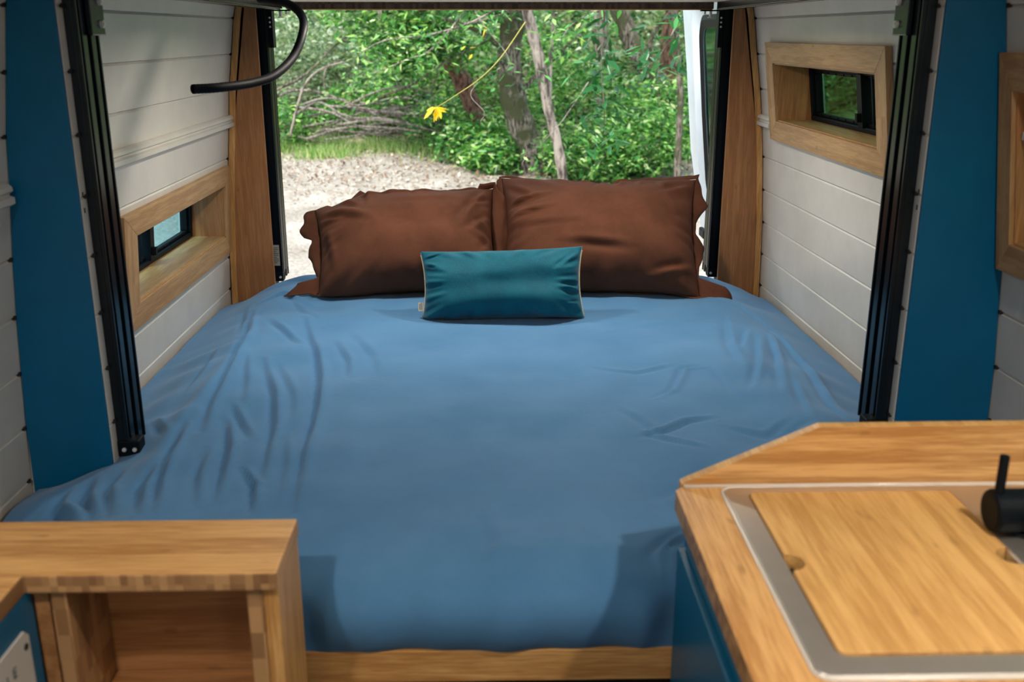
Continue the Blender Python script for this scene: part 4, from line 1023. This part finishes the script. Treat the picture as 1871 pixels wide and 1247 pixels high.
tag(fastmesh('grass', V, np.stack([kk, kk+1, kk+2, kk+3], 1), GG), 'bright green grass at the edge of the clearing', 'grass', kind='stuff')
# rock
p = at(652, 262, 16.3); bm = bmesh.new(); bmesh.ops.create_icosphere(bm, subdivisions=3, radius=1)
for v_ in bm.verts:
    v_.co *= 1+.12*math.sin(v_.co.x*5+1)*math.cos(v_.co.y*4); v_.co.x *= .18; v_.co.y *= .13; v_.co.z *= .10
me = bpy.data.meshes.new('rock'); bm.to_mesh(me); bm.free(); me.materials.append(plain('tan_rock', (.48, .36, .28), .9)); me.polygons.foreach_set('use_smooth', [True]*len(me.polygons))
ro = bpy.data.objects.new('rock', me); COL.objects.link(ro); ro.location = (p.x, 16.3, float(gz(p.x, 16.3))+.06); tag(ro, 'tan rounded rock in the grass left of centre', 'rock')

# brush pile of dead branches
rb = random.Random(8)
def stick(path, r, name, label, group=None, mat=BK4):
    q = smooth_path(path, 6); mb = MB(); mb.tube(q, [r*(1-.6*i/len(q)) for i in range(len(q))], 7); o = mb.build(name, mat, None, smooth=True); return tag(o, label, 'branch', group)
for k in range(38):
    u0 = rb.uniform(520, 700); v0 = rb.uniform(185, 262); Y = rb.uniform(15.8, 16.9); ln = rb.uniform(90, 260)
    sl = rb.uniform(-.15, .45); q = []
    for j in range(4):
        q.append(A_(u0+ln*j/3, v0+sl*ln*j/3+rb.uniform(-10, 10)-14*math.sin(j*1.1), Y+.25*j*rb.uniform(-1, 1)))
    stick(q, rb.uniform(.009, .028), 'dead_branch', 'bare grey dead branch lying in the brush pile at left', 'dead branches in the brush pile')
for lab, pts, r, Y in (('long pale curved branch arching over the brush pile', [(530, 250), (545, 190), (560, 150), (590, 125), (632, 112)], .024, 15.5),
                 ('thin dark branch slanting across the upper left of the doorway', [(505, 165), (560, 135), (610, 85), (650, 55), (665, 25)], .022, 15.0),
                 ('pale branch rising from the brush pile at its left end', [(512, 175), (540, 165), (590, 170), (640, 190), (700, 215)], .020, 15.6),
                 ('forked pale branch standing in the brush pile', [(594, 165), (592, 140), (600, 120), (625, 108)], .015, 15.6),
                 ('dark branch crossing behind the yellow leaves', [(690, 180), (760, 150), (820, 110), (900, 70)], .022, 14.6),
                 ('thin dark branch crossing the top middle of the doorway', [(740, 72), (800, 60), (870, 40), (930, 22)], .018, 12.0)):
    stick([A_(u, v, Y) for u, v in pts], r, 'bare_branch', lab, None, BK2 if 'pale' in lab else BK1)

# foreground boughs with big leaves
def bough(label, path, Y, r, nper, ls, mat, spread=.035, start=.15):
    q = smooth_path([A_(u, v, Y+dy) for u, v, dy in path], 8); t = thing('leafy_bough', q[0], label, 'bough')
    mb = MB(); mb.tube(q, [r*(1-.6*i/len(q)) for i in range(len(q))], 7); mb.build('twig', BK2, t, smooth=True)
    ps = []
    for i, p in enumerate(q):
        if i/len(q) < start: continue
        for _ in range(nper): ps.append(np.array(p)+rng.standard_normal(3)*spread)
    V, F = leaves(np.array(ps), ls, .27, .35, .6); fastmesh('leaves', V, F, mat, t); return t
bough('upright bough of long dark bay leaves hanging right of the pale trunk', [(1098, -60, 0), (1104, 40, 0), (1098, 120, .05), (1104, 200, .1), (1102, 265, .1)], 6.0, .006, 4, .125, G4, .06)
bough('bay leaf bough hanging at the top right beside the door', [(1290, -40, 0), (1240, 40, 0), (1200, 110, 0), (1170, 125, .1)], 6.5, .006, 4, .125, G4, .08)
bough('bough of bright leaves reaching across the top middle', [(1000, -70, 0), (900, 20, 0), (800, 60, 0), (700, 75, .1), (640, 110, .2)], 9, .009, 9, .085, G1, .12)
bough('leafy bough drooping left of the leaning trunk', [(900, -50, 0), (800, 80, 0), (740, 110, 0), (680, 135, .1)], 10.5, .009, 10, .08, G1, .14)
bough('leafy bough crossing in front of the mossy trunk', [(820, -60, 0), (880, 40, 0), (930, 110, 0), (900, 150, .1)], 8.5, .006, 3, .10, G2, .07)
bough('small bay twig in front of the thick trunk foot', [(1075, 150, .3), (1020, 230, 0), (960, 290, 0), (955, 305, 0)], 9, .004, 1, .09, G1, .05, .6)
bough('leafy bough over the right half of the doorway', [(1130, -70, 0), (1090, 10, 0), (1040, 50, 0), (1010, 100, 0)], 8, .006, 6, .10, G1, .09)
q = smooth_path([A_(960, 40, 6.5), A_(915, 105, 6.4), A_(875, 145, 6.2), A_(830, 176, 6.1), A_(795, 198, 6.0)], 6)
t = thing('yellow_twig', q[0], 'thin twig ending in drooping bright yellow leaves', 'twig')
mb = MB(); mb.tube(q, [.003*(1-.5*i/len(q)) for i in range(len(q))], 6); mb.build('stem', plain('yellow_stem', (.45, .38, .08), .6), t)
e = np.array(q[-1]); ps = np.array([e+rng.standard_normal(3)*.006 for _ in range(9)]); V, F = leaves(ps, .095, .34, .9, .3); fastmesh('leaves', V, F, GY, t)
q = smooth_path([A_(873, 150, 6.2), A_(860, 175, 6.2), A_(885, 205, 6.2), A_(878, 222, 6.2)], 5); mb = MB(); mb.tube(q, .0022, 6); mb.build('stem', BK2, t)
ps = np.array([np.array(A_(u, v, 8.4))+rng.standard_normal(3)*.01 for u, v in ((880, 48), (852, 86), (858, 98), (884, 50), (853, 84))]); V, F = leaves(ps, .07, .35, .8, .3); fastmesh('yellow_leaves', V, F, GY, t)
